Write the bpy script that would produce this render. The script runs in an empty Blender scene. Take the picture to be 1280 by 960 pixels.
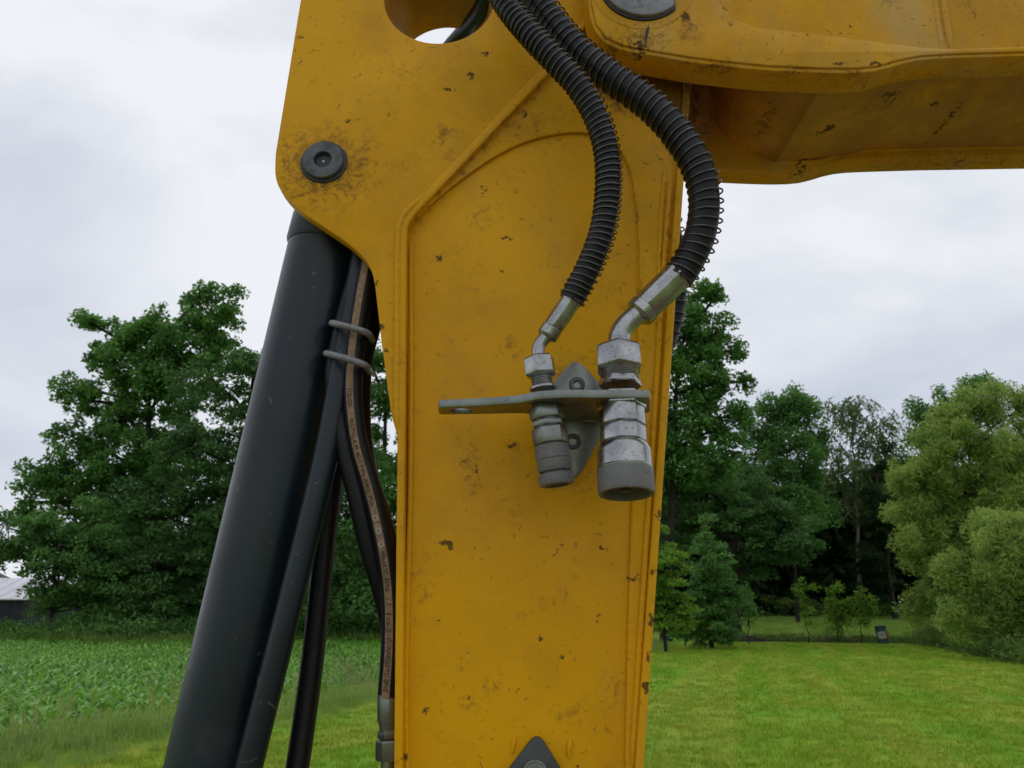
import bpy, bmesh, math, random
import numpy as np
from mathutils import Vector, Matrix, Quaternion

random.seed(7)
rng = np.random.default_rng(11)
R = math.radians
SC = bpy.context.scene
COL = SC.collection

# ------------------------------------------------------------------ camera
PITCH = 16.1
F_PX = 980.0                      # focal length in pixels of the 1280 px wide photograph
CAM_H = 1.6
cam_d = bpy.data.cameras.new('camera')
cam_d.sensor_width = 36.0
cam_d.lens = 36.0 * F_PX / 1280.0
cam_d.clip_start = 0.02
cam_d.clip_end = 4000
cam_d.dof.use_dof = True
cam_d.dof.focus_distance = 0.97
cam_d.dof.aperture_fstop = 17
cam = bpy.data.objects.new('camera', cam_d)
COL.objects.link(cam)
cam.location = (0, 0, CAM_H)
cam.rotation_euler = (R(90 + PITCH), 0, 0)
SC.camera = cam

# ------------------------------------------------------------------ world: overcast sky
SUN_EL, SUN_AZ = 58.0, -35.0       # azimuth measured from +Y towards +X
W = bpy.data.worlds.new('World')
SC.world = W
W.use_nodes = True
wn, wl = W.node_tree.nodes, W.node_tree.links
wn.clear()
w_out = wn.new('ShaderNodeOutputWorld')
w_bg = wn.new('ShaderNodeBackground')
w_sky = wn.new('ShaderNodeTexSky')
w_sky.sky_type = 'NISHITA'
w_sky.sun_disc = False
w_sky.sun_elevation = R(SUN_EL)
w_sky.sun_rotation = R(SUN_AZ)
w_tc = wn.new('ShaderNodeTexCoord')
w_map = wn.new('ShaderNodeMapping')
w_map.inputs['Scale'].default_value = (1.0, 1.0, 2.2)
w_map.inputs['Location'].default_value = (-2.952, 4.410, 1.906)
w_n1 = wn.new('ShaderNodeTexNoise')
w_n1.inputs['Scale'].default_value = 1.5
w_n1.inputs['Detail'].default_value = 7
w_n1.inputs['Roughness'].default_value = 0.52
w_n1.inputs['Distortion'].default_value = 0.35
w_ramp = wn.new('ShaderNodeValToRGB')
w_ramp.color_ramp.elements[0].position = 0.34
w_ramp.color_ramp.elements[0].color = (5.7, 6.15, 7.2, 1)
w_ramp.color_ramp.elements[1].position = 0.58
w_ramp.color_ramp.elements[1].color = (8.9, 9.1, 9.5, 1)
w_mix = wn.new('ShaderNodeMixRGB')
w_mix.inputs['Fac'].default_value = 0.94      # thick cloud layer in front of the clear sky
w_bg.inputs['Strength'].default_value = 0.1
wl.new(w_tc.outputs['Generated'], w_map.inputs['Vector'])
wl.new(w_map.outputs['Vector'], w_n1.inputs['Vector'])
wl.new(w_n1.outputs['Fac'], w_ramp.inputs['Fac'])
wl.new(w_sky.outputs['Color'], w_mix.inputs['Color1'])
wl.new(w_ramp.outputs['Color'], w_mix.inputs['Color2'])
wl.new(w_mix.outputs['Color'], w_bg.inputs['Color'])
wl.new(w_bg.outputs['Background'], w_out.inputs['Surface'])

sun_d = bpy.data.lights.new('sun', 'SUN')
sun_d.energy = 0.7
sun_d.angle = R(25)
sun_d.color = (1.0, 0.96, 0.9)
sun = bpy.data.objects.new('sun', sun_d)
COL.objects.link(sun)
_d = Vector((math.sin(R(SUN_AZ)) * math.cos(R(SUN_EL)), math.cos(R(SUN_AZ)) * math.cos(R(SUN_EL)), math.sin(R(SUN_EL))))
sun.rotation_euler = (-_d).to_track_quat('-Z', 'Y').to_euler()
sun.location = (0, 0, 40)

SC.view_settings.view_transform = 'Standard'
SC.view_settings.look = 'None'
SC.view_settings.exposure = 0.0
SC.view_settings.gamma = 1.0
SC.view_settings.use_curve_mapping = False
SC.cycles.max_bounces = 5
SC.cycles.diffuse_bounces = 3
SC.cycles.glossy_bounces = 2
SC.cycles.transmission_bounces = 2
SC.cycles.adaptive_threshold = 0.02
SC.cycles.transparent_max_bounces = 4

# ------------------------------------------------------------------ helpers
_cp, _sp = math.cos(R(PITCH)), math.sin(R(PITCH))
def P(px, py, Y):
    """photograph position -> point of the place on the upright plane at distance Y"""
    u, v = (px - 640.0), (480.0 - py)
    dx, dy, dz = u, F_PX * _cp - v * _sp, F_PX * _sp + v * _cp
    s = Y / dy
    return Vector((dx * s, Y, CAM_H + dz * s))
def fwd(py, Y):
    p = P(640, py, Y)
    return p.y * _cp + (p.z - CAM_H) * _sp
def S(npx, py, Y):
    return npx * fwd(py, Y) / F_PX
def G(px, py, z=0.0):
    """photograph position -> point on level ground"""
    u, v = (px - 640.0), (480.0 - py)
    dx, dy, dz = u, F_PX * _cp - v * _sp, F_PX * _sp + v * _cp
    s = (z - CAM_H) / dz
    return Vector((dx * s, dy * s, z))

def tag(o, label=None, cat=None, group=None, kind=None):
    if label: o['label'] = label
    if cat: o['category'] = cat
    if group: o['group'] = group
    if kind: o['kind'] = kind
    return o
def thing(name, label, cat, loc=(0, 0, 0), group=None):
    o = bpy.data.objects.new(name, None)
    COL.objects.link(o)
    o.location = loc
    o.empty_display_size = 0.05
    return tag(o, label, cat, group)
def link(name, me, mat, parent=None, sharp=35):
    o = bpy.data.objects.new(name, me)
    COL.objects.link(o)
    if mat is not None and len(me.materials) == 0: me.materials.append(mat)
    if sharp is not None and len(me.polygons):
        me.polygons.foreach_set('use_smooth', [True] * len(me.polygons))
        me.set_sharp_from_angle(angle=R(sharp))
    if parent is not None:
        o.parent = parent
        off = Vector(parent.location)
        q = parent.parent
        while q is not None:
            off = off + Vector(q.location); q = q.parent
        o.location = -off
    return o
def mesh_np(name, V, F, mat, parent=None, sharp=None):
    """fast mesh from arrays: F (n,3) or (n,4)"""
    me = bpy.data.meshes.new(name)
    V = np.asarray(V, dtype=np.float32); F = np.asarray(F, dtype=np.int32)
    n, k = F.shape
    me.vertices.add(len(V)); me.vertices.foreach_set('co', V.ravel())
    me.loops.add(n * k); me.loops.foreach_set('vertex_index', F.ravel())
    me.polygons.add(n)
    me.polygons.foreach_set('loop_start', np.arange(0, n * k, k, dtype=np.int32))
    me.polygons.foreach_set('loop_total', np.full(n, k, dtype=np.int32))
    me.update(calc_edges=True)
    return link(name, me, mat, parent, sharp)

class MB:
    def __init__(s): s.v, s.f = [], []
    def add(s, vs, fs):
        b = len(s.v); s.v += [tuple(v) for v in vs]; s.f += [tuple(b + i for i in f) for f in fs]; return s
    def tube(s, pts, rad, n=12, cap=True):
        pts = [Vector(p) for p in pts]
        m = len(pts)
        if not hasattr(rad, '__len__'): rad = [rad] * m
        fr = frames(pts)
        vs, fs = [], []
        for i in range(m):
            t, a, b = fr[i]
            for k in range(n):
                an = 2 * math.pi * k / n
                vs.append(pts[i] + (a * math.cos(an) + b * math.sin(an)) * rad[i])
        for i in range(m - 1):
            for k in range(n):
                k2 = (k + 1) % n
                fs.append((i * n + k, i * n + k2, (i + 1) * n + k2, (i + 1) * n + k))
        if cap:
            fs.append(tuple(range(n - 1, -1, -1))); fs.append(tuple((m - 1) * n + k for k in range(n)))
        return s.add(vs, fs)
    def lathe(s, o, ax, prof, n=24, phase=0.0, up=None, cap=True):
        """prof: (distance along axis, radius)"""
        o = Vector(o); ax = Vector(ax).normalized()
        a = (Vector(up) if up is not None else Vector((0, 1, 0)))
        a = (a - ax * a.dot(ax))
        if a.length < 1e-4: a = Vector((1, 0, 0)) - ax * ax.x
        a.normalize(); b = ax.cross(a)
        vs, fs = [], []
        for (d, r) in prof:
            for k in range(n):
                an = 2 * math.pi * k / n + phase
                vs.append(o + ax * d + (a * math.cos(an) + b * math.sin(an)) * r)
        for i in range(len(prof) - 1):
            for k in range(n):
                k2 = (k + 1) % n
                fs.append((i * n + k, i * n + k2, (i + 1) * n + k2, (i + 1) * n + k))
        if cap:
            fs.append(tuple(range(n - 1, -1, -1))); fs.append(tuple((len(prof) - 1) * n + k for k in range(n)))
        return s.add(vs, fs)
    def box(s, lo, hi):
        x0, y0, z0 = lo; x1, y1, z1 = hi
        return s.add([(x0, y0, z0), (x1, y0, z0), (x1, y1, z0), (x0, y1, z0), (x0, y0, z1), (x1, y0, z1), (x1, y1, z1), (x0, y1, z1)],
                     [(0, 3, 2, 1), (4, 5, 6, 7), (0, 1, 5, 4), (1, 2, 6, 5), (2, 3, 7, 6), (3, 0, 4, 7)])
    def build(s, name, mat, parent=None, sharp=35, bevel=0.0, seg=2):
        me = bpy.data.meshes.new(name)
        bm = bmesh.new()
        vs = [bm.verts.new(v) for v in s.v]
        for f in s.f:
            try: bm.faces.new([vs[i] for i in f])
            except ValueError: pass
        bmesh.ops.recalc_face_normals(bm, faces=bm.faces)
        if bevel > 0:
            es = [e for e in bm.edges if len(e.link_faces) == 2 and e.calc_face_angle(0) > R(28)]
            bmesh.ops.bevel(bm, geom=es, offset=bevel, segments=seg, affect='EDGES', profile=0.5)
        bm.to_mesh(me); bm.free()
        return link(name, me, mat, parent, sharp)

def frames(pts):
    m = len(pts); out = []
    t0 = (pts[1] - pts[0]).normalized()
    a = Vector((0, -1, 0)) - t0 * (-t0.y)
    if a.length < 1e-3: a = Vector((1, 0, 0))
    a.normalize()
    for i in range(m):
        t = (pts[min(i + 1, m - 1)] - pts[max(i - 1, 0)]).normalized()
        a = (a - t * a.dot(t)).normalized()
        out.append((t, a, t.cross(a)))
    return out
def catmull(pts, step):
    pts = [Vector(p) for p in pts]
    q = [pts[0] * 2 - pts[1]] + pts + [pts[-1] * 2 - pts[-2]]
    out = []
    for i in range(1, len(q) - 2):
        p0, p1, p2, p3 = q[i - 1], q[i], q[i + 1], q[i + 2]
        n = max(2, int((p2 - p1).length / step * 3))
        for k in range(n):
            t = k / n
            out.append(0.5 * ((2 * p1) + (p2 - p0) * t + (2 * p0 - 5 * p1 + 4 * p2 - p3) * t * t + (3 * p1 - p0 - 3 * p2 + p3) * t ** 3))
    out.append(pts[-1])
    res, acc = [out[0]], 0.0                   # resample to even steps
    L = [0.0]
    for i in range(1, len(out)): L.append(L[-1] + (out[i] - out[i - 1]).length)
    n = max(2, int(L[-1] / step))
    res, j = [], 0
    for k in range(n + 1):
        s = L[-1] * k / n
        while j < len(L) - 2 and L[j + 1] < s: j += 1
        t = (s - L[j]) / max(1e-9, L[j + 1] - L[j])
        res.append(out[j].lerp(out[j + 1], min(1, max(0, t))))
    return res
def fillet(pts, n=6):
    """(x, y[, r]): rounds corner with radius-like distance r"""
    out, m = [], len(pts)
    for i in range(m):
        p = Vector(pts[i][:2]); r = pts[i][2] if len(pts[i]) > 2 else 0
        if r <= 0: out.append(p); continue
        a, b = Vector(pts[i - 1][:2]), Vector(pts[(i + 1) % m][:2])
        da, db = (a - p), (b - p)
        A = p + da.normalized() * min(r, da.length * 0.49); B = p + db.normalized() * min(r, db.length * 0.49)
        for k in range(n + 1):
            t = k / n
            out.append(A * (1 - t) ** 2 + p * 2 * t * (1 - t) + B * t * t)
    return out
def xz(pts, Y):
    return [(lambda p: (p.x, p.z))(P(q[0], q[1], Y)) for q in pts]
def plate(name, loops, y0, y1, mat, parent, bevel=0.0015, axis='Y'):
    """flat plate cut from loops (first outline, then holes) in x,z; thickness from y0 to y1"""
    cu = bpy.data.curves.new(name, 'CURVE'); cu.dimensions = '2D'; cu.fill_mode = 'BOTH'
    for lp in loops:
        sp = cu.splines.new('POLY'); sp.points.add(len(lp) - 1); sp.use_cyclic_u = True
        for i, q in enumerate(lp): sp.points[i].co = (q[0], q[1], 0, 1)
    cu.extrude = abs(y1 - y0) / 2 - bevel; cu.bevel_depth = bevel; cu.bevel_resolution = 1; cu.offset = -bevel
    ob = bpy.data.objects.new('tmp', cu)
    me = bpy.data.meshes.new_from_object(ob)
    bpy.data.objects.remove(ob); bpy.data.curves.remove(cu)
    mid = (y0 + y1) / 2
    if axis == 'Y':
        me.transform(Matrix(((1, 0, 0, 0), (0, 0, -1, mid), (0, 1, 0, 0), (0, 0, 0, 1))))
    else:
        me.transform(Matrix.Translation((0, 0, mid)))
    me.name = name; me.materials.clear()
    bm = bmesh.new(); bm.from_mesh(me)
    bmesh.ops.remove_doubles(bm, verts=bm.verts, dist=1e-5)
    bmesh.ops.recalc_face_normals(bm, faces=bm.faces)
    bm.to_mesh(me); bm.free()
    return link(name, me, mat, parent, 30)
def bead(name, pts, r, mat, parent, flat=1.0, seed=0, taper=True):
    """a weld seam: a ropy ridge along a path"""
    rr = random.Random(seed)
    pp = catmull(pts, max(0.0025, r * 0.5))
    rad = []
    for i in range(len(pp)):
        e = min(1.0, min(i, len(pp) - 1 - i) / 8.0) if taper else 1.0
        rad.append(r * (0.35 + 0.65 * e) * (0.95 + 0.05 * math.sin(i * 1.35) + rr.uniform(-0.05, 0.05)))
    pp = [p + Vector((rr.uniform(-1, 1), 0, rr.uniform(-1, 1))) * r * 0.06 for p in pp]
    return MB().tube(pp, rad, 10).build(name, mat, parent, 60)

# ------------------------------------------------------------------ materials
def new_mat(name):
    m = bpy.data.materials.new(name); m.use_nodes = True
    nt = m.node_tree; nt.nodes.clear()
    return m, nt
class NT:
    def __init__(s, nt): s.nt = nt
    def n(s, typ, **kw):
        x = s.nt.nodes.new('ShaderNode' + typ)
        for k, v in kw.items():
            if k.startswith('_'): setattr(x, k[1:], v)
            else: x.inputs[k.replace('__', ' ')].default_value = v
        return x
    def l(s, a, b): s.nt.links.new(a, b); return s
    def math(s, op, a, b=None, clamp=False):
        x = s.nt.nodes.new('ShaderNodeMath'); x.operation = op; x.use_clamp = clamp
        for i, q in enumerate((a, b)):
            if q is None: continue
            if isinstance(q, (int, float)): x.inputs[i].default_value = q
            else: s.l(q, x.inputs[i])
        return x.outputs[0]
    def rng(s, v, a, b, c=0.0, d=1.0, smooth=True):
        x = s.nt.nodes.new('ShaderNodeMapRange'); x.interpolation_type = 'SMOOTHSTEP' if smooth else 'LINEAR'
        s.l(v, x.inputs[0])
        for i, q in enumerate((a, b, c, d)): x.inputs[1 + i].default_value = q
        return x.outputs[0]
    def mix(s, f, a, b):
        x = s.nt.nodes.new('ShaderNodeMixRGB')
        for i, q in enumerate((f, a, b)):
            if isinstance(q, (int, float)): x.inputs[i].default_value = q
            elif isinstance(q, tuple): x.inputs[i].default_value = q if len(q) == 4 else (*q, 1)
            else: s.l(q, x.inputs[i])
        return x.outputs[0]
    def noise(s, vec, scale, detail=5, rough=0.55, dist=0.0):
        x = s.n('TexNoise', Scale=scale, Detail=detail, Roughness=rough, Distortion=dist)
        if vec is not None: s.l(vec, x.inputs['Vector'])
        return x.outputs['Fac']
    def vmath(s, op, a, b=None):
        x = s.nt.nodes.new('ShaderNodeVectorMath'); x.operation = op
        for i, q in enumerate((a, b)):
            if q is None: continue
            if isinstance(q, tuple): x.inputs[i].default_value = q
            else: s.l(q, x.inputs[i])
        return x
    def out(s, bsdf):
        o = s.nt.nodes.new('ShaderNodeOutputMaterial'); s.l(bsdf, o.inputs['Surface'])
    def bump(s, h, strength, dist=0.01):
        x = s.n('Bump', Strength=strength, Distance=dist); s.l(h, x.inputs['Height']); return x.outputs['Normal']

def scratch_layer(t, pos, scale, length, width, keep, seed):
    """sparse short scratches: one streak per voronoi cell, each in its own direction"""
    off = t.vmath('ADD', pos, (seed, seed * 0.7, seed * 1.3)).outputs[0]
    jit = t.n('TexNoise', Scale=scale * 2.2, Detail=3.0); t.l(off, jit.inputs['Vector'])
    js = t.vmath('SUBTRACT', jit.outputs['Color'], (0.5, 0.5, 0.5)).outputs[0]
    jm = t.vmath('SCALE', js); jm.inputs['Scale'].default_value = 0.55 / scale
    p2 = t.vmath('ADD', off, jm.outputs[0]).outputs[0]
    vo = t.n('TexVoronoi', Scale=scale); t.l(p2, vo.inputs['Vector'])
    dv = t.vmath('SUBTRACT', p2, vo.outputs['Position']).outputs[0]
    sep = t.n('SeparateColor'); t.l(vo.outputs['Color'], sep.inputs[0])
    rot = t.n('VectorRotate', _rotation_type='Y_AXIS'); t.l(dv, rot.inputs['Vector'])
    t.l(t.math('MULTIPLY', sep.outputs[0], 6.283), rot.inputs['Angle'])
    sc = t.vmath('MULTIPLY', rot.outputs[0], (1 / length, 0.0, 1 / width)).outputs[0]
    ln = t.vmath('LENGTH', sc).outputs['Value']
    size = t.rng(sep.outputs[2], 0.0, 1.0, 0.3, 1.0, False)
    m = t.rng(t.math('DIVIDE', ln, size), 0.6, 1.05, 1.0, 0.0)
    on = t.math('LESS_THAN', sep.outputs[1], keep)
    return t.math('MULTIPLY', m, on)

def spots_node(t, pos2, spots):
    acc = None
    for (px, py, rx, ry, st, Y) in spots:
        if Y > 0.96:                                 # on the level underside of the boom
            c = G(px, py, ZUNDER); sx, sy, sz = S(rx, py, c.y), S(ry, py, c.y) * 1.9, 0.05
        else:
            c = P(px, py, Y); sx, sy, sz = S(rx, py, Y), 0.03, S(ry, py, Y)
        ma = t.nt.nodes.new('ShaderNodeVectorMath'); ma.operation = 'MULTIPLY_ADD'; t.l(pos2, ma.inputs[0])
        ma.inputs[1].default_value = (1 / sx, 1 / sy, 1 / sz); ma.inputs[2].default_value = (-c.x / sx, -c.y / sy, -c.z / sz)
        fa = t.nt.nodes.new('ShaderNodeMath'); fa.operation = 'MULTIPLY_ADD'; t.l(t.vmath('LENGTH', ma.outputs[0]).outputs['Value'], fa.inputs[0])
        fa.inputs[1].default_value = -st / 1.1; fa.inputs[2].default_value = st * 1.22; v = fa.outputs[0]
        acc = v if acc is None else t.math('MAXIMUM', acc, v)
    return t.math('MAXIMUM', acc, 0.0)

YF = 0.95                          # near face of the stick
YB = 0.885                         # near face of the boom
ZUNDER = P(1280, 70, YB).z
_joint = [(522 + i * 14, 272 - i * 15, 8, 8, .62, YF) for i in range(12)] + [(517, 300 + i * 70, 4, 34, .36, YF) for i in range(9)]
SMUDGE_SHADE = _joint + [(720, 600, 46, 30, .5, YF), (690, 520, 60, 22, .42, YF), (405, 208, 80, 68, .72, YF), (556, 168, 24, 22, .55, YF), (485, 142, 16, 10, .42, YF), (504, 88, 32, 13, .42, YF), (562, 192, 12, 16, .45, YF),  # the spots around the coupling bracket are its contact shade, painted in
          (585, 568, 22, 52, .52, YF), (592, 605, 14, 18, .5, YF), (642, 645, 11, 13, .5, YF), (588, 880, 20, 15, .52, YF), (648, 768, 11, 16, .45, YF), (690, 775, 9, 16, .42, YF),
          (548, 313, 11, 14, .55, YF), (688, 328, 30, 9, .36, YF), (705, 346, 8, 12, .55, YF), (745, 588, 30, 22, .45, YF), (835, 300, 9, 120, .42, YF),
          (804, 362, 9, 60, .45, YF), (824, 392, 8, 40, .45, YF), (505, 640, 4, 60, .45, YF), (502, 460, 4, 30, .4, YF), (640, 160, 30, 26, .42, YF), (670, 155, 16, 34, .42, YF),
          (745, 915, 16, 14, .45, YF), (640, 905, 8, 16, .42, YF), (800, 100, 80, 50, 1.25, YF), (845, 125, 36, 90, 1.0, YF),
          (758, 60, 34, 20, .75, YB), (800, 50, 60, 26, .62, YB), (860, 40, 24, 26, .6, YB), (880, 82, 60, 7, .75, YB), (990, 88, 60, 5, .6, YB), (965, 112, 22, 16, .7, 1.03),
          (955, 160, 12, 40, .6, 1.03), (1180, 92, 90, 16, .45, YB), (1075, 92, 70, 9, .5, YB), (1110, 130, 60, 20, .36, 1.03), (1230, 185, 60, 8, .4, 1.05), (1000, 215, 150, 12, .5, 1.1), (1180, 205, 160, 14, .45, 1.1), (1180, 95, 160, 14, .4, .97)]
CHIP = [(589, 94, 6, 8, .75, YF), (560, 113, 11, 5, .75, YF), (607, 68, 10, 5, .75, YF), (402, 52, 5, 8, .6, YF), (376, 47, 5, 6, .6, YF), (436, 150, 4, 8, .7, YF),
        (556, 680, 16, 7, .95, YF), (545, 676, 6, 5, .85, YF), (756, 684, 5, 4, .85, YF), (597, 578, 5, 26, .6, YF), (640, 553, 5, 9, .85, YF), (575, 575, 8, 7, .75, YF),
        (548, 318, 7, 7, .8, YF), (632, 292, 12, 4, .8, YF), (606, 231, 6, 8, .75, YF), (657, 208, 9, 4, .7, YF), (628, 332, 6, 6, .6, YF), (674, 797, 3, 7, .8, YF),
        (790, 722, 14, 5, .75, YF), (530, 890, 7, 7, .8, YF), (587, 872, 10, 5, .75, YF), (702, 882, 5, 4, .7, YF), (578, 790, 3, 4, .75, YF), (546, 775, 4, 5, .7, YF),
        (612, 742, 3, 3, .7, YF), (703, 822, 6, 6, .75, YF), (748, 772, 5, 7, .75, YF), (505, 948, 5, 4, .9, YF), (823, 642, 3.5, 10, 1.2, YF), (812, 776, 4, 9, 1.2, YF),
        (808, 858, 5, 8, 1.2, YF), (810, 820, 2.5, 8, 1.0, YF), (817, 715, 2.5, 7, .9, YF), (655, 140, 5, 8, .7, YF), (682, 172, 14, 5, .6, YF), (471, 355, 4, 8, .75, YF), (477, 408, 6, 9, .7, YF), (482, 440, 5, 5, .8, YF),
        (1036, 155, 9, 5, 1.0, 1.03), (1022, 160, 16, 3, .7, 1.03), (995, 200, 18, 8, .85, 1.1), (1170, 138, 8, 5, .8, 1.03), (1092, 82, 8, 4, .9, YB), (1045, 83, 9, 3, .9, YB), (1245, 98, 24, 4, .8, YB),
        (800, 62, 8, 18, .9, YB), (855, 25, 9, 9, .85, YB), (1185, 160, 6, 34, .65, 1.06), (1112, 120, 30, 5, .55, 1.0), (903, 10, 5, 4, .8, YB), (912, 32, 6, 4, .8, YB), (1062, 33, 4, 3, .8, YB), (1010, 45, 4, 3, .7, YB)]

YEL_A, YEL_B = (0.78, 0.385, 0.003), (0.69, 0.33, 0.005)
def mat_yellow(name, extra, pick):
    m, nt = new_mat(name); t = NT(nt)
    tc = t.n('TexCoord'); pos = tc.outputs['Object']
    b = t.n('BsdfPrincipled')
    base = t.mix(t.rng(t.noise(pos, 3.2, 4), 0.3, 0.7), YEL_A, YEL_B)
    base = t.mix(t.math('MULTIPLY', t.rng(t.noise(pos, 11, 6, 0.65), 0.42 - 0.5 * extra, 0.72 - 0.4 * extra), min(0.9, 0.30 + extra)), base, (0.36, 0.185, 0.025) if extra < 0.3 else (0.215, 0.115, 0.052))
    # thin film of dust and dried water marks
    sv = t.vmath('MULTIPLY', pos, (1.0, 1.0, 0.22)).outputs[0]
    base = t.mix(t.math('MULTIPLY', t.rng(t.noise(sv, 14, 6, 0.6), 0.5 - extra, 0.8), 0.22 + (4.2 * extra if extra < 0.2 else 0)), base, (0.50, 0.31, 0.075) if extra == 0 else (0.52, 0.37, 0.155))
    # spots: irregular because the position is jittered first
    jn = t.n('TexNoise', Scale=120.0, Detail=5.0, Roughness=0.7); t.l(pos, jn.inputs['Vector'])
    js = t.vmath('SCALE', t.vmath('SUBTRACT', jn.outputs['Color'], (0.5, 0.5, 0.5)).outputs[0]); js.inputs['Scale'].default_value = 0.026
    pj = t.vmath('ADD', pos, js.outputs[0]).outputs[0]
    fine = t.noise(pos, 140, 6, 0.7)
    wv = t.n('TexNoise', Scale=26.0, Detail=2.0); t.l(pos, wv.inputs['Vector'])
    wo = t.vmath('SCALE', t.vmath('SUBTRACT', wv.outputs['Color'], (0.5, 0.5, 0.5)).outputs[0]); wo.inputs['Scale'].default_value = 0.05
    stre = t.noise(t.vmath('ADD', pos, wo.outputs[0]).outputs[0], 105, 7, 0.78)
    sm = spots_node(t, pj, [q for q in SMUDGE_SHADE if pick(q)])
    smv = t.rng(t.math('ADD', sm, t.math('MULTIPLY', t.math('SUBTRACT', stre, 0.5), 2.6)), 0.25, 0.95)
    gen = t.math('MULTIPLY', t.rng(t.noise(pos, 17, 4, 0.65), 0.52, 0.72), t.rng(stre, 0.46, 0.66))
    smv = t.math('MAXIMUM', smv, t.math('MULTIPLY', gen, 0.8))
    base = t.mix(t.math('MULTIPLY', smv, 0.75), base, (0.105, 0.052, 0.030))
    ch = spots_node(t, pj, [q for q in CHIP if pick(q)])
    chv = t.rng(t.math('ADD', ch, t.math('MULTIPLY', t.math('SUBTRACT', fine, 0.5), 2.2)), 0.46, 0.66)
    s1 = scratch_layer(t, pos, 34, 0.0085, 0.0010, 0.36, 3.1)
    s2 = scratch_layer(t, pos, 70, 0.0034, 0.0008, 0.34, 9.7)
    s3 = scratch_layer(t, pos, 13, 0.0120, 0.0030, 0.12, 5.3)
    s3 = t.math('MULTIPLY', s3, t.rng(fine, 0.5, 0.62))
    s4 = t.math('MULTIPLY', scratch_layer(t, pos, 22, 0.009, 0.006, 0.30, 15.3), t.math('MULTIPLY', t.rng(stre, 0.48, 0.64), 0.8))
    patch = t.rng(t.noise(pos, 6, 3), 0.42, 0.60, 0.10, 1.0)
    sc = t.math('MULTIPLY', t.math('MAXIMUM', t.math('MAXIMUM', s1, s2), t.math('MAXIMUM', s3, s4)), patch)
    base = t.mix(t.math('MULTIPLY', sc, 0.74), base, (0.085, 0.040, 0.020))
    base = t.mix(t.math('MULTIPLY', chv, 0.85), base, (0.034, 0.024, 0.019))
    t.l(base, b.inputs['Base Color'])
    rgh = t.rng(t.noise(pos, 9, 5), 0.3, 0.7, 0.34, 0.5, False)
    rgh = t.math('ADD', rgh, t.math('MULTIPLY', t.math('MAXIMUM', smv, chv), 0.3))
    t.l(rgh, b.inputs['Roughness'])
    b.inputs['Specular IOR Level'].default_value = 0.15
    h = t.math('ADD', t.math('MULTIPLY', t.noise(pos, 260, 2), 0.10), t.math('MULTIPLY', t.noise(pos, 16, 2), 0.9))
    t.l(t.bump(h, 0.5, 0.0016), b.inputs['Normal'])
    t.out(b.outputs[0]); return m

def mat_simple(name, col, rough=0.5, metal=0.0, spec=0.5, var=0.25, vscale=40, dirt=None, dirt_amt=0.0, bump=0.0, bscale=200, dscale=30):
    m, nt = new_mat(name); t = NT(nt)
    pos = t.n('TexCoord').outputs['Object']
    b = t.n('BsdfPrincipled', Metallic=metal)
    dk = tuple(c * (1 - var) for c in col)
    c = t.mix(t.rng(t.noise(pos, vscale, 5), 0.3, 0.7), col, dk)
    if dirt:
        dm = t.rng(t.noise(pos, dscale, 7, 0.68), 0.62 - 0.25 * dirt_amt, 0.74 - 0.2 * dirt_amt)
        c = t.mix(t.math('MULTIPLY', dm, min(1, dirt_amt * 1.4)), c, dirt)
        t.l(t.math('SUBTRACT', metal, t.math('MULTIPLY', dm, metal * 0.8)), b.inputs['Metallic'])
    t.l(c, b.inputs['Base Color'])
    t.l(t.rng(t.noise(pos, vscale * 0.6, 4), 0.3, 0.7, rough * 0.85, min(1, rough * 1.2), False), b.inputs['Roughness'])
    b.inputs['Specular IOR Level'].default_value = spec
    if bump: t.l(t.bump(t.noise(pos, bscale, 4), bump, 0.002), b.inputs['Normal'])
    t.out(b.outputs[0]); return m

M = {}
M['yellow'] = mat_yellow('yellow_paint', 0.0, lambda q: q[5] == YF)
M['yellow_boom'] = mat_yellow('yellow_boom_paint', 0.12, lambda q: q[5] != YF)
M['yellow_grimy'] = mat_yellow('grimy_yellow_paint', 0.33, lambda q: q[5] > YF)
def mat_black():
    m, nt = new_mat('black_cylinder_paint'); t = NT(nt)
    pos = t.n('TexCoord').outputs['Object']
    b = t.n('BsdfPrincipled'); b.inputs['Specular IOR Level'].default_value = 0.40
    c = t.mix(t.rng(t.noise(pos, 7, 5), 0.3, 0.7), (0.007, 0.016, 0.025), (0.006, 0.013, 0.018))
    dust = t.math('MULTIPLY', t.rng(t.noise(pos, 5, 6, 0.7), 0.52, 0.75), 0.22)
    c = t.mix(dust, c, (0.075, 0.072, 0.062))
    sc = t.math('MAXIMUM', scratch_layer(t, pos, 15, 0.016, 0.0012, 0.16, 2.3), t.math('MULTIPLY', scratch_layer(t, pos, 45, 0.003, 0.0016, 0.14, 7.9), 0.8))
    c = t.mix(t.math('MULTIPLY', sc, 0.55), c, (0.13, 0.12, 0.10))
    t.l(c, b.inputs['Base Color'])
    t.l(t.math('ADD', t.rng(t.noise(pos, 9, 5), 0.3, 0.7, 0.28, 0.42, False), t.math('MULTIPLY', dust, 0.8)), b.inputs['Roughness'])
    t.l(t.bump(t.noise(pos, 24, 3), 0.12, 0.002), b.inputs['Normal'])
    t.out(b.outputs[0]); return m
M['black_paint'] = mat_black()
M['rubber'] = mat_simple('black_hose_rubber', (0.0055, 0.006, 0.009), 0.46, 0, 0.34, 0.3, 60, (0.03, 0.027, 0.024), 0.12, 0.1, 400, 50)
M['spring'] = mat_simple('spring_wire', (0.11, 0.11, 0.12), 0.26, 0.8, 0.5, 0.4, 90, (0.05, 0.035, 0.025), 0.4)
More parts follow.
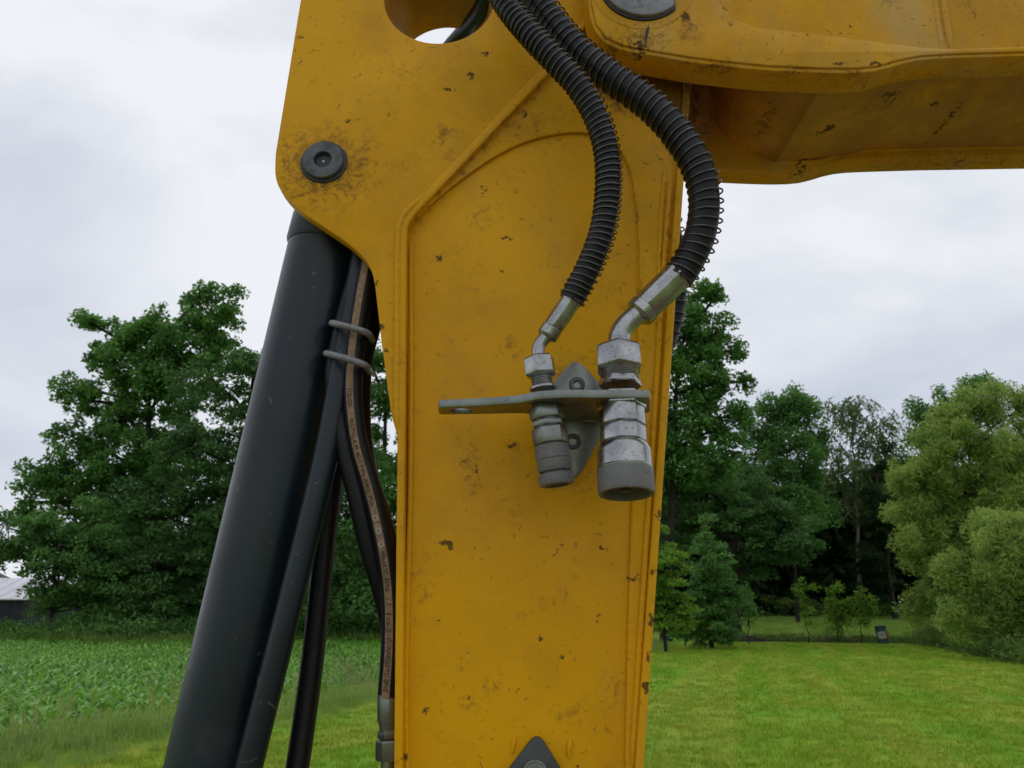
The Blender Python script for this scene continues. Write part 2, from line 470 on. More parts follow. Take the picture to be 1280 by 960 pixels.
M['zinc'] = mat_simple('zinc_plated_steel', (0.41, 0.415, 0.415), 0.25, 1.0, 0.5, 0.34, 38, (0.12, 0.11, 0.095), 0.36, 0.06, 700, 260)
M['zinc_dull'] = mat_simple('dull_green_zinc', (0.25, 0.27, 0.25), 0.36, 0.85, 0.5, 0.25, 30, (0.085, 0.075, 0.06), 0.35, 0.06, 700, 220)
M['steel_dark'] = mat_simple('oiled_dark_steel', (0.115, 0.12, 0.125), 0.48, 0.6, 0.5, 0.35, 60, (0.03, 0.027, 0.024), 0.45, 0.15, 300, 60)
M['steel_grey'] = mat_simple('grey_cast_steel', (0.27, 0.27, 0.29), 0.55, 0.45, 0.5, 0.25, 50, (0.08, 0.065, 0.055), 0.45, 0.2, 350, 55)
M['plate_grey'] = mat_simple('dark_grey_plate', (0.075, 0.083, 0.085), 0.46, 0.3, 0.5, 0.3, 40, (0.03, 0.028, 0.025), 0.4, 0.1, 300, 45)
M['grease'] = mat_simple('black_grease', (0.012, 0.012, 0.016), 0.35, 0, 0.5, 0.3, 60, None, 0, 0.4, 120)
M['tan'] = mat_simple('tan_print_stripe', (0.34, 0.22, 0.13), 0.6, 0, 0.3, 0.35, 120, (0.08, 0.055, 0.04), 0.45, 0, 200, 160)
M['ink'] = mat_simple('black_ink', (0.02, 0.018, 0.016), 0.6, 0, 0.3, 0.2)
M['ink_pale'] = mat_simple('pale_ink', (0.42, 0.44, 0.42), 0.6, 0, 0.3, 0.2)

def mat_knurl():
    m, nt = new_mat('knurled_zinc'); t = NT(nt)
    pos = t.n('TexCoord').outputs['Object']
    b = t.n('BsdfPrincipled', Metallic=0.6, Roughness=0.55)
    v = t.n('TexVoronoi', Scale=850.0); t.l(pos, v.inputs['Vector'])
    g = t.rng(v.outputs['Distance'], 0.1, 0.6)
    c = t.mix(g, (0.36, 0.36, 0.36), (0.17, 0.17, 0.17))
    c = t.mix(t.math('MULTIPLY', t.rng(t.noise(pos, 60, 5), 0.5, 0.7), 0.5), c, (0.12, 0.11, 0.10))
    t.l(c, b.inputs['Base Color'])
    t.l(t.bump(g, 0.7, -0.001), b.inputs['Normal'])
    t.out(b.outputs[0]); return m
M['knurl'] = mat_knurl()

# ------------------------------------------------------------------ ground
def sstep(a, b, x):
    t = np.clip((np.asarray(x, dtype=float) - a) / (b - a), 0, 1); return t * t * (3 - 2 * t)
def gh(x, y):
    x = np.asarray(x, dtype=float); y = np.asarray(y, dtype=float)
    return 1.05 * sstep(43.5, 62, y) * sstep(4, 13, x) + 0.05 * np.sin(x * 0.31 + 1) * np.cos(y * 0.23)
def field_edge(y):
    """x of the boundary between mown lawn (right) and field margin (left)"""
    return -4.45 + (np.asarray(y, dtype=float) - 9.05) * 0.42
def heightfield(name, xs, ys, mat, dz=0.0, zf=gh):
    X, Y = np.meshgrid(xs, ys)
    Z = zf(X, Y) + dz
    V = np.stack([X.ravel(), Y.ravel(), Z.ravel()], 1)
    nx, ny = len(xs), len(ys)
    i, j = np.meshgrid(np.arange(nx - 1), np.arange(ny - 1))
    a = (j * nx + i).ravel()
    F = np.stack([a, a + 1, a + nx + 1, a + nx], 1)
    return mesh_np(name, V, F, mat, None, 60)

def mat_lawn(name, blade=False):
    m, nt = new_mat(name); t = NT(nt)
    pos = t.n('TexCoord').outputs['Object']
    flat = t.vmath('MULTIPLY', pos, (1.0, 1.0, 0.0)).outputs[0]
    c = t.mix(t.rng(t.noise(flat, 0.35, 5, 0.6), 0.35, 0.65), (0.142, 0.325, 0.016), (0.234, 0.342, 0.023))
    # mowing tracks run away from the camera, a little to the right
    mp = t.n('Mapping', _vector_type='TEXTURE'); mp.inputs['Rotation'].default_value = (0, 0, R(-17)); mp.inputs['Scale'].default_value = (1.0, 26.0, 1.0)
    t.l(flat, mp.inputs['Vector'])
    c = t.mix(t.math('MULTIPLY', t.rng(t.noise(mp.outputs[0], 0.9, 3, 0.6), 0.44, 0.58), 0.6), c, (0.320, 0.350, 0.045))
    c = t.mix(t.math('MULTIPLY', t.rng(t.noise(flat, 1.1, 6, 0.65), 0.5, 0.72), 0.6), c, (0.108, 0.268, 0.016))
    c = t.mix(t.math('MULTIPLY', t.rng(t.noise(flat, 0.7, 5, 0.7), 0.58, 0.72), 0.55), c, (0.376, 0.308, 0.063))
    b = t.n('BsdfPrincipled', Roughness=0.85); b.inputs['Specular IOR Level'].default_value = 0.1
    if blade:
        g = t.n('NewGeometry').outputs['Random Per Island']
        c = t.mix(t.math('MULTIPLY', g, 0.55), c, (0.342, 0.433, 0.057))
        tr = t.n('BsdfTranslucent'); t.l(c, tr.inputs['Color']); t.l(c, b.inputs['Base Color'])
        mx = t.n('MixShader', Fac=0.25); t.l(b.outputs[0], mx.inputs[1]); t.l(tr.outputs[0], mx.inputs[2]); t.out(mx.outputs[0])
    else:
        c = t.mix(t.math('MULTIPLY', t.rng(t.noise(pos, 22, 4, 0.7), 0.4, 0.7), 0.4), c, (0.068, 0.148, 0.009))
        t.l(c, b.inputs['Base Color'])
        t.l(t.bump(t.noise(pos, 30, 5, 0.7), 0.8, 0.03), b.inputs['Normal']); t.out(b.outputs[0])
    return m
def mat_ground2(name, c1, c2, sc):
    m, nt = new_mat(name); t = NT(nt)
    pos = t.n('TexCoord').outputs['Object']
    b = t.n('BsdfPrincipled', Roughness=0.95); b.inputs['Specular IOR Level'].default_value = 0.15
    c = t.mix(t.rng(t.noise(pos, sc, 6, 0.65), 0.35, 0.65), c1, c2)
    t.l(c, b.inputs['Base Color'])
    t.l(t.bump(t.noise(pos, sc * 6, 5), 0.8, 0.04), b.inputs['Normal'])
    t.out(b.outputs[0]); return m
M['lawn'] = mat_lawn('mown_lawn')
M['soil'] = mat_ground2('field_soil', (0.05, 0.075, 0.018), (0.075, 0.06, 0.03), 1.5)
xs = np.unique(np.concatenate([np.linspace(-900, -80, 10), np.linspace(-80, 80, 81), np.linspace(80, 900, 10)]))
ys = np.unique(np.concatenate([np.linspace(-300, 0, 8), np.linspace(0, 90, 61), np.linspace(90, 2500, 14)]))
tag(heightfield('lawn', xs, ys, M['lawn']), 'mown green lawn running back to the trees', None, None, 'structure')
M['earth'] = mat_ground2('bounce_earth', (0.22, 0.155, 0.095), (0.145, 0.105, 0.07), 2.5)  # unseen ground patch, added to bounce brown light up at the boom underside
_n = 48; _r = [random.Random(k).uniform(.88, 1.08) for k in range(_n)]
_ring = [(1.6 + 5.2 * _r[k] * math.cos(6.2832 * k / _n), -0.6 + 4.6 * _r[k] * math.sin(6.2832 * k / _n)) for k in range(_n)]
_v = [(1.6, -0.6, .0)] + [(1.6 + (x - 1.6) * f, -0.6 + (y + 0.6) * f, 0) for f in (.33, .66, 1.0) for x, y in _ring]
_v = [(x, y, float(gh(x, y)) + .012) for x, y, z in _v]
_f = [(0, 1 + k, 1 + (k + 1) % _n) for k in range(_n)] + [(1 + q * _n + k, 1 + (q + 1) * _n + k, 1 + (q + 1) * _n + (k + 1) % _n, 1 + q * _n + (k + 1) % _n) for q in range(2) for k in range(_n)]
tag(MB().add(_v, _f).build('bounce_earth', M['earth'], None, 60), 'added unseen earth patch bouncing brown light onto the boom', None, None, 'structure')
# field soil west of the lawn edge
fy = np.linspace(4, 44, 41); fu = np.linspace(0, 1, 9)
FX = np.array([[float(field_edge(y)) - 1.3 - u * 60 for u in fu] for y in fy]); FY = np.repeat(fy[:, None], 9, 1)
V = np.stack([FX.ravel(), FY.ravel(), (gh(FX, FY) + 0.006).ravel()], 1)
jj, ii = np.meshgrid(np.arange(40), np.arange(8), indexing='ij'); a = (jj * 9 + ii).ravel()
tag(mesh_np('field', V, np.stack([a, a + 9, a + 10, a + 1], 1), M['soil'], None, 60), 'soil of the maize field beside the lawn', None, None, 'structure')

# ------------------------------------------------------------------ foliage
def mat_leaf(name, dark, light, transl=0.25, rough=0.55, nscale=0.35, spec=0.07):
    m, nt = new_mat(name); t = NT(nt)
    pos = t.n('TexCoord').outputs['Object']
    geo = t.n('NewGeometry')
    f = t.math('ADD', t.math('MULTIPLY', geo.outputs['Random Per Island'], 0.5), t.math('MULTIPLY', t.rng(t.noise(pos, nscale, 4, 0.6), 0.3, 0.7), 0.5))
    c = t.mix(f, dark, light)
    b = t.n('BsdfPrincipled', Roughness=rough); b.inputs['Specular IOR Level'].default_value = spec
    t.l(c, b.inputs['Base Color'])
    tr = t.n('BsdfTranslucent'); t.l(t.mix(0.5, c, tuple(min(1, q * 1.6) for q in light)), tr.inputs['Color'])
    mx = t.n('MixShader', Fac=transl); t.l(b.outputs[0], mx.inputs[1]); t.l(tr.outputs[0], mx.inputs[2])
    t.out(mx.outputs[0]); return m
M['bark'] = mat_simple('bark', (0.038, 0.032, 0.026), 0.9, 0, 0.2, 0.5, 3, None, 0, 0.8, 12)
M['bark_pale'] = mat_simple('pale_bark', (0.22, 0.21, 0.18), 0.9, 0, 0.2, 0.5, 3, None, 0, 0.6, 12)
M['leaf_oak'] = mat_leaf('oak_leaf', (0.022, 0.075, 0.02), (0.17, 0.36, 0.08), 0.3)
M['leaf_dark'] = mat_leaf('dark_leaf', (0.022, 0.064, 0.022), (0.13, 0.27, 0.075))
M['leaf_fresh'] = mat_leaf('fresh_leaf', (0.06, 0.16, 0.016), (0.26, 0.42, 0.06), 0.35)
M['leaf_maple'] = mat_leaf('maple_leaf', (0.028, 0.085, 0.022), (0.165, 0.34, 0.085), 0.3)
M['leaf_birch'] = mat_leaf('birch_leaf', (0.07, 0.125, 0.04), (0.17, 0.25, 0.09), 0.3)
M['leaf_willow'] = mat_leaf('willow_leaf', (0.12, 0.24, 0.045), (0.36, 0.45, 0.105), 0.42, 0.5, 0.9)
M['leaf_fern'] = mat_leaf('undergrowth_leaf', (0.05, 0.11, 0.022), (0.17, 0.26, 0.06))
M['leaf_conifer'] = mat_leaf('conifer_needles', (0.01, 0.026, 0.008), (0.032, 0.062, 0.018))
M['corn'] = mat_leaf('maize_leaf', (0.06, 0.21, 0.012), (0.20, 0.42, 0.055), 0.28, 0.42, 0.6, 0.28)
M['tallgrass'] = mat_leaf('tall_grass', (0.075, 0.19, 0.02), (0.34, 0.44, 0.12), 0.3, 0.6, 0.5)
M['seedhead'] = mat_leaf('grass_seed_heads', (0.20, 0.24, 0.085), (0.36, 0.38, 0.16), 0.2, 0.8, 0.7)
M['blade'] = mat_lawn('lawn_blade', True)

def unit(a): return a / np.maximum(1e-9, np.linalg.norm(a, axis=-1, keepdims=True))
def leaves(C, U, N, size, aspect):
    """diamond leaves: centre C, long axis U, normal N"""
    U = unit(U); Wd = unit(np.cross(N, U)); Nn = np.cross(U, Wd)
    L = size[:, None]; A = (size * aspect)[:, None]
    v0 = C - U * L * 0.5; v2 = C + U * L * 0.5 - Nn * L * 0.08
    v1 = C + Wd * A * 0.5 + Nn * L * 0.10 - U * L * 0.06; v3 = C - Wd * A * 0.5 + Nn * L * 0.10 - U * L * 0.06
    V = np.stack([v0, v1, v2, v3], 1).reshape(-1, 3)
    return V, np.arange(len(V), dtype=np.int32).reshape(-1, 4)
def rdir(n):
    return unit(rng.normal(size=(n, 3)))
def tree(name, label, cat, lobes, Y, leafmat, barkmat='bark', group=None, base=None, dens=1.0, per=110, crad=0.85, leaf=0.26, aspect=0.62, style='broad',
         trunk_r=0.3, depth=1.0, flat=0.6, limbs=True, shell=0.45, zmin=0.3):
    L = []
    for (px, py, r) in lobes:
        c = P(px, py, Y); rr = S(r, py, Y)
        L.append((np.array([c.x, Y + rng.uniform(-0.5, 0.5) * rr * depth, c.z]), rr))
    if base is None:
        base = (float(np.mean([l[0][0] for l in L])), Y)
    bz = float(gh(base[0], base[1]))
    root = thing(name, label, cat, (base[0], base[1], bz), group)
    tp = MB()
    top = max(l[0][2] for l in L)
    cx = float(np.mean([l[0][0] for l in L]))
    tpts = [Vector((base[0], base[1], bz - 0.1))]
    for k in range(1, 7):
        f = k / 6
        tpts.append(Vector((base[0] + (cx - base[0]) * f * 0.7 + rng.uniform(-.12, .12), base[1] + rng.uniform(-.12, .12), bz + (top - bz) * f * 0.86)))
    tp.tube(tpts, [trunk_r * (1.25 if k == 0 else 1 - 0.82 * k / 6) for k in range(7)], 8)
    Cs, Us, Ns, Ss = [], [], [], []
    for (c, rr) in L:
        if limbs:
            h = min(max(bz + 1.5, c[2] - rr * 1.1), bz + (top - bz) * 0.8)
            f = (h - bz) / ((top - bz) * 0.86); k = min(5, int(f * 6)); a = tpts[k].lerp(tpts[k + 1], f * 6 - k)
            mid = a.lerp(Vector(c), 0.55) + Vector((0, 0, rr * 0.25))
            tp.tube(catmull([a, mid, Vector(c)], 1.2), 0.085 * trunk_r / 0.3, 5, False)
        nc = max(3, int(dens * 3.4 * (rr / crad) ** 2))
        d = rdir(nc); q = rng.uniform(0, 1, nc) ** shell
        cc = c + d * (q * rr)[:, None] * np.array([1, depth, 1])
        keep = cc[:, 2] > bz + zmin
        for j in np.nonzero(keep)[0]:
            p = cc[j]; cr = crad * rng.uniform(0.55, 1.25)
            if limbs and q[j] > 0.35 and rng.uniform() < 0.7:
                tp.tube([Vector(c), Vector(c).lerp(Vector(p), 0.6) + Vector((0, 0, 0.1)), Vector(p)], [0.035, 0.025, 0.012], 3, False)
            n = int(per * cr ** 2 / crad ** 2 * rng.uniform(0.7, 1.2))
            if style == 'droop':
                ns = max(3, n // 12); st = p + rng.normal(size=(ns, 3)) * cr * np.array([.5, .5, .35])
                out = unit(d[j] * np.array([1, 1, 0.2]) + rng.normal(size=(ns, 3)) * 0.5)
                for s_ in range(ns):
                    m = 12; tt = np.linspace(0, 1, m)[:, None]; ln = cr * rng.uniform(0.7, 1.4)
                    pts = st[s_] + out[s_] * tt * ln * 0.8 + np.array([0, 0, -1]) * tt ** 2 * ln * (0.9 if leaf > 0.25 and per < 200 else 0.6)
                    ud = unit(out[s_] * 0.8 + np.array([0, 0, -1.8]) * tt)
                    Cs.append(pts + rng.normal(size=(m, 3)) * 0.05); Us.append(unit(ud + rng.normal(size=(m, 3)) * 0.45))
                    Ns.append(unit(rng.normal(size=(m, 3)) * 0.6 + np.array([0, 0, 0.8]) + d[j] * 0.9)); Ss.append(leaf * rng.uniform(0.6, 1.3, m))
            else:
                dd = rdir(n); qq = rng.uniform(0, 1, n) ** 0.5
                loc = dd * (qq * cr)[:, None] * np.array([1, 1, flat]); loc[:, 2] -= 0.25 * cr * (np.hypot(loc[:, 0], loc[:, 1]) / cr) ** 2
                Cs.append(p + loc)
                Us.append(unit(dd * np.array([1, 1, .3]) + rng.normal(size=(n, 3)) * 0.6))
                Ns.append(unit(np.array([0, 0, 1.0]) + rng.normal(size=(n, 3)) * 0.65 + d[j] * 0.4)); Ss.append(leaf * rng.uniform(0.55, 1.3, n))
    tp.build('trunk', M[barkmat], root, 60)
    V, F = leaves(np.concatenate(Cs), np.concatenate(Us), np.concatenate(Ns), np.concatenate(Ss), aspect)
    V[:, 2] = np.maximum(V[:, 2], bz + 0.02)
    mesh_np('crown', V, F, M[leafmat], root)
    return root

# --- left of the arm
tree('oak_tree', 'tall spreading oak with loose open crown left of the black cylinder', 'tree',
     [(252, 378, 26), (290, 385, 24), (268, 405, 34), (222, 425, 40), (185, 420, 28), (150, 425, 36), (118, 408, 20), (150, 465, 40), (85, 485, 24), (110, 500, 24), (205, 480, 52), (260, 460, 50),
      (150, 520, 44), (110, 560, 40), (60, 590, 28), (30, 598, 16), (90, 598, 40), (160, 575, 55), (215, 560, 60), (130, 625, 40), (24, 640, 10), (40, 628, 9), (90, 640, 36), (60, 660, 26), (185, 620, 50)], 52, 'leaf_oak', dens=1.05, per=105, crad=0.75, leaf=0.33, trunk_r=0.4, base=(-22.5, 52), flat=0.8)
tree('beech_tree', 'dense dark green tree directly behind the black cylinder', 'tree',
     [(315, 448, 36), (270, 480, 44), (340, 500, 70), (250, 560, 60), (300, 610, 80), (150, 640, 52), (130, 700, 46), (220, 640, 62), (200, 710, 62), (270, 700, 80), (360, 620, 90), (350, 720, 90), (290, 755, 50), (220, 760, 36), (400, 520, 70), (390, 455, 44)],
     46, 'leaf_dark', dens=1.15, per=150, crad=1.0, leaf=0.25, trunk_r=0.4, flat=0.42, base=(-14.5, 46.5))
tree('broadleaf_tree', 'mid green leafy tree seen between the cylinder and yellow stick', 'tree',
     [(450, 440, 50), (480, 500, 60), (440, 560, 60), (500, 580, 60), (440, 650, 60), (490, 680, 66), (420, 720, 60), (470, 755, 46), (530, 640, 70), (560, 540, 60), (540, 740, 50), (400, 765, 34)],
     43, 'leaf_maple', dens=1.1, per=140, crad=0.85, leaf=0.24, trunk_r=0.3)
tree('hazel_bush', 'rounded lighter green bush beside the shed roof', 'bush',
     [(112, 650, 34), (75, 668, 36), (32, 672, 26), (130, 690, 50), (85, 715, 42), (56, 738, 24), (48, 762, 16), (150, 740, 44), (95, 760, 26), (190, 765, 28), (130, 770, 24), (5, 660, 22), (12, 690, 24), (38, 702, 22), (66, 700, 30), (-18, 675, 30), (50, 650, 20)],
     44, 'leaf_maple', dens=1.2, per=140, crad=0.75, leaf=0.22, trunk_r=0.15, zmin=0.1)
# --- right of the arm
tree('oak_tree', 'tallest oak with open crown right behind the yellow stick', 'tree',
     [(893, 372, 22), (868, 385, 24), (850, 410, 28), (900, 412, 24), (880, 440, 34), (915, 440, 16), (850, 460, 36), (895, 490, 38), (925, 478, 14), (860, 520, 44), (905, 535, 30), (925, 520, 16), (845, 570, 40), (880, 580, 36),
      (800, 440, 50), (760, 520, 60), (800, 560, 60)], 44, 'leaf_oak', dens=1.05, per=105, crad=0.66, leaf=0.29, trunk_r=0.3, base=(8.2, 44), flat=0.8)
tree('maple_tree', 'dense dark green tree in front of the tall oak', 'tree',
     [(850, 600, 40), (890, 610, 44), (935, 600, 40), (920, 640, 50), (960, 630, 36), (870, 660, 50), (990, 655, 34), (960, 680, 40), (925, 690, 40), (840, 640, 40), (1010, 690, 26)],
     47, 'leaf_dark', dens=1.1, per=150, crad=0.9, leaf=0.24, trunk_r=0.3, flat=0.45, base=(12.8, 47))
tree('lime_tree', 'round topped mid green tree between the oak and the birch', 'tree',
     [(985, 500, 24), (962, 515, 22), (1004, 512, 20), (985, 535, 34), (955, 550, 28), (1012, 545, 20), (980, 580, 40), (1010, 590, 28), (950, 590, 32), (1028, 570, 12), (985, 630, 40), (1020, 635, 26), (1030, 545, 8)],
     55, 'leaf_maple', dens=1.3, per=140, flat=0.8, crad=0.8, leaf=0.26, trunk_r=0.13, base=(19.2, 55))
tree('birch_tree', 'airy grey green birch with thin trunk against the sky', 'tree',
     [(1050, 512, 14), (1072, 508, 14), (1062, 535, 24), (1095, 530, 14), (1105, 550, 10), (1085, 560, 20), (1045, 560, 18), (1040, 590, 16), (1070, 590, 24), (1098, 590, 14), (1058, 625, 22), (1085, 630, 18), (1110, 525, 6)],
     60, 'leaf_birch', 'bark_pale', dens=1.5, per=120, crad=0.8, leaf=0.26, aspect=0.45, style='droop', trunk_r=0.2, base=(25.6, 60))
tree('ash_tree', 'dark tree top rising behind the yellow green willow', 'tree',
     [(1150, 510, 18), (1178, 497, 16), (1165, 530, 24), (1142, 548, 16), (1185, 530, 26), (1160, 560, 24), (1226, 478, 16), (1205, 490, 18), (1240, 490, 20), (1120, 570, 20), (1125, 600, 26)],
     62, 'leaf_oak', dens=1.3, per=120, flat=0.8, crad=0.85, leaf=0.27, trunk_r=0.28)
tree('spruce_tree', 'dark spruce between the birch and the willow', 'tree',
     [(1105, 590, 16), (1100, 620, 22), (1100, 650, 26), (1095, 690, 30), (1100, 730, 32), (1112, 560, 10)], 58, 'leaf_conifer', dens=1.3, per=150, crad=0.8, leaf=0.3, aspect=0.3, trunk_r=0.2, flat=0.4)
tree('willow_tree', 'large yellow green drooping willow at the right edge', 'tree',
     [(1245, 500, 32), (1210, 520, 34), (1280, 515, 44), (1180, 560, 36), (1235, 560, 44), (1150, 590, 36), (1128, 600, 20), (1200, 610, 50), (1270, 590, 60), (1135, 640, 34), (1170, 660, 44), (1130, 690, 30), (1220, 660, 50),
      (1165, 720, 40), (1150, 755, 26), (1200, 740, 44), (1330, 560, 70), (1340, 680, 80), (1240, 620, 50)], 37, 'leaf_willow', dens=1.15, per=200, crad=0.55, leaf=0.24, aspect=0.26, flat=0.95, shell=0.6, trunk_r=0.25, base=(22.5, 37))
tree('willow_tree', 'lower yellow green willow leaning over the lawn edge', 'tree',
     [(1270, 660, 44), (1240, 690, 40), (1215, 720, 36), (1260, 740, 50), (1300, 700, 60), (1225, 765, 34), (1280, 780, 44), (1195, 770, 26), (1330, 760, 70)],
     28.5, 'leaf_willow', dens=1.15, per=200, crad=0.44, leaf=0.19, aspect=0.26, flat=0.95, shell=0.6, trunk_r=0.16, base=(18.6, 28.5))
tree('hornbeam_tree', 'young light green hornbeam beside the yellow stick edge', 'tree',
     [(826, 660, 12), (830, 690, 20), (838, 715, 26), (830, 745, 30), (850, 755, 24), (835, 775, 28), (815, 730, 24), (862, 770, 14)], 33, 'leaf_fresh', dens=1.3, per=120, crad=0.42, leaf=0.13, trunk_r=0.07, flat=0.35, base=(6.15, 33), zmin=0.75)
tree('hornbeam_tree', 'conical darker green hornbeam left of the small stump', 'tree',
     [(880, 655, 12), (884, 680, 20), (892, 705, 26), (880, 730, 32), (905, 745, 24), (895, 770, 32), (870, 765, 30), (900, 788, 24), (875, 790, 26), (915, 725, 14)], 35.5, 'leaf_maple', dens=1.4, per=130, crad=0.5, leaf=0.15, trunk_r=0.09, flat=0.4, base=(8.6, 35.5), zmin=0.1)
def sapling(label, spec, Y, leafmat, base):
    return tree('sapling_tree', label, 'sapling', spec, Y, leafmat, group='young trees along the stone edging', base=base, dens=1.5, per=24, crad=0.30, leaf=0.2, aspect=0.45, trunk_r=0.03, flat=0.8, zmin=0.5)
def gx(px, Y, py=790): return P(px, py, Y).x
sapling('thin young tree with bare arching twigs, leftmost of three saplings', [(1004, 730, 7), (996, 738, 6), (1016, 735, 6), (1008, 752, 7), (1010, 768, 9), (1012, 778, 6)], 41, 'leaf_fresh', (gx(1008, 41), 41))
sapling('darker young tree in the middle of three saplings', [(1048, 732, 8), (1042, 750, 12), (1055, 758, 10), (1046, 768, 15), (1046, 780, 12)], 42, 'leaf_fresh', (gx(1047, 42), 42))
sapling('bright green young tree, right of three saplings', [(1074, 745, 8), (1066, 755, 10), (1086, 752, 9), (1074, 765, 14), (1090, 765, 8), (1062, 768, 8), (1078, 776, 8)], 41.5, 'leaf_fresh', (gx(1075, 41.5), 41.5))
sapling('small young tree beside the conical hornbeam', [(930, 738, 8), (938, 748, 8), (925, 752, 10), (934, 762, 10), (944, 766, 7), (936, 780, 6)], 40, 'leaf_maple', (gx(936, 40), 40))

# --- woods that read as one mass
def mass(name, label, n, xf, leafmat, size, aspect):
    C = xf(n)
    V, F = leaves(C, rdir(len(C)), unit(rng.normal(size=(len(C), 3)) * 0.7 + np.array([0, -0.5, 0.8])), size * rng.uniform(0.6, 1.4, len(C)), aspect)
    return tag(mesh_np(name, V, F, M[leafmat]), label, None, None, 'stuff')
def wall_mass(x0, x1, y0, y1, h0, h1, lump):
    def f(n):
        k = n // 60
        cx = rng.uniform(x0, x1, k); cy = rng.uniform(y0, y1, k)
        top = h0 + (h1 - h0) * (0.5 + 0.5 * np.sin(cx * 0.55 + 1.3) * np.sin(cx * 0.23 + 0.4))
        cz = top * rng.uniform(0, 1, k) ** 0.8
        C = np.stack([cx, cy, cz], 1)[:, None, :] + rng.normal(size=(k, 60, 3)) * lump * np.array([1, 1, .45])
        C = C.reshape(-1, 3); C[:, 2] = np.maximum(0.05, C[:, 2]) + gh(C[:, 0], C[:, 1]); return C
    return f
mass('dark_wood', 'dark shaded wood behind the saplings', 120000, wall_mass(2, 54, 63, 76, 9, 13, 0.8), 'leaf_conifer', 0.78, 0.6)
mass('tree_line', 'dark woodland edge behind the left trees', 60000, wall_mass(-31, 3, 55, 66, 6, 9, 0.8), 'leaf_dark', 0.45, 0.6)
mass('hedge_bank', 'low dark scrub along the top of the grassy bank', 9000, wall_mass(11, 34, 60, 62.5, 0.9, 1.7, 0.3), 'leaf_fern', 0.22, 0.5)
def edge_under(n):
    k = n // 40; t = rng.uniform(0, 1, k)
    cx = 14.1 + t * 6.3 + rng.uniform(0, 3.2, k) ** 1.2; cy = 20 + t * 22 + rng.normal(size=k) * 0.4
    cz = rng.uniform(0.05, 1, k) * (0.45 + 0.9 * np.clip((cx - 14.1 - t * 6.3) / 1.6, 0, 1))
    C = np.stack([cx, cy, cz], 1)[:, None, :] + rng.normal(size=(k, 40, 3)) * np.array([.26, .26, .16])
    C = C.reshape(-1, 3); C[:, 2] = np.maximum(0.03, C[:, 2]) + gh(C[:, 0], C[:, 1]); return C
mass('undergrowth', 'ferny green undergrowth below the willows', 30000, edge_under, 'leaf_fern', 0.15, 0.42)
def bank_weeds(n):
    k = n // 20
    cx = rng.uniform(11.5, 21, k); cy = 43.0 + rng.normal(size=k) * 0.5
    C = np.stack([cx, cy, rng.uniform(0.02, 0.3, k)], 1)[:, None, :] + rng.normal(size=(k, 20, 3)) * np.array([.2, .2, .08])
    C = C.reshape(-1, 3); C[:, 2] = np.maximum(0.02, C[:, 2]) + gh(C[:, 0], C[:, 1]); return C
mass('weeds', 'weeds growing among the edging stones', 5000, bank_weeds, 'leaf_fern', 0.13, 0.4)
def margin_left(n):
    k = n // 30; cx = rng.uniform(-30, -1, k); cy = 42.6 + rng.normal(size=k) * 0.5
    C = np.stack([cx, cy, rng.uniform(0.05, 1.0, k)], 1)[:, None, :] + rng.normal(size=(k, 30, 3)) * np.array([.3, .3, .18])
    C = C.reshape(-1, 3); C[:, 2] = np.maximum(0.03, C[:, 2]); return C
mass('scrub', 'low dark scrub at the foot of the left trees', 14000, margin_left, 'leaf_maple', 0.18, 0.5)

# --- maize, tall grass, lawn blades
def strip(base, d0, length, width, droop, nseg, side):
    """one arching blade: nseg quads"""
    V = []
    for k in range(nseg + 1):
        t = k / nseg
        p = np.array(base) + np.array(d0) * length * t + np.array([0, 0, -1.0]) * droop * length * t * t
        w = width * (1 - t ** 1.6) * (0.45 + 1.2 * min(t * 2, .5)) + 0.0008
        V += [p - side * w / 2, p + side * w / 2]
    F = [(2 * k, 2 * k + 1, 2 * k + 3, 2 * k + 2) for k in range(nseg)]
    return np.array(V), np.array(F)
def clump(nblade, lmin, lmax, width, spread, lean, droop, nseg, stem=None):
    Vs, Fs, o = [], [], 0
    for i in range(nblade):
        a = rng.uniform(0, 6.283); ln = rng.uniform(lmin, lmax); le = rng.uniform(lean[0], lean[1])
        d = unit(np.array([math.cos(a) * le, math.sin(a) * le, 1.0])); sd = np.array([-math.sin(a), math.cos(a), 0.0])
        z0 = 0.0 if stem is None else stem * i / nblade
        b = np.array([rng.normal() * spread, rng.normal() * spread, z0])
        V, F = strip(b, d, ln, width * rng.uniform(.7, 1.2), droop * rng.uniform(.5, 1.3), nseg, sd)
        Vs.append(V); Fs.append(F + o); o += len(V)
    return np.concatenate(Vs), np.concatenate(Fs)
def scatter(name, label, protos, pos, scale, mat):
    rot = rng.uniform(0, 6.283, len(pos)); pick = rng.integers(0, len(protos), len(pos))
    Vs, Fs, o = [], [], 0
    for i, (pv, pf) in enumerate(protos):
        ix = np.nonzero(pick == i)[0]
        if not len(ix): continue
        c, s = np.cos(rot[ix])[:, None], np.sin(rot[ix])[:, None]; sc = scale[ix][:, None]
        X = (pv[None, :, 0] * c - pv[None, :, 1] * s) * sc + pos[ix, 0][:, None]
        Yy = (pv[None, :, 0] * s + pv[None, :, 1] * c) * sc + pos[ix, 1][:, None]
        Z = pv[None, :, 2] * sc + pos[ix, 2][:, None]
        Vs.append(np.stack([X, Yy, Z], 2).reshape(-1, 3))
        Fs.append((pf[None] + (np.arange(len(ix)) * len(pv))[:, None, None]).reshape(-1, pf.shape[1]) + o); o += len(ix) * len(pv)
    return tag(mesh_np(name, np.concatenate(Vs), np.concatenate(Fs), M[mat]), label, None, None, 'stuff')
def onground(x, y): return np.stack([x, y, gh(x, y)], 1)

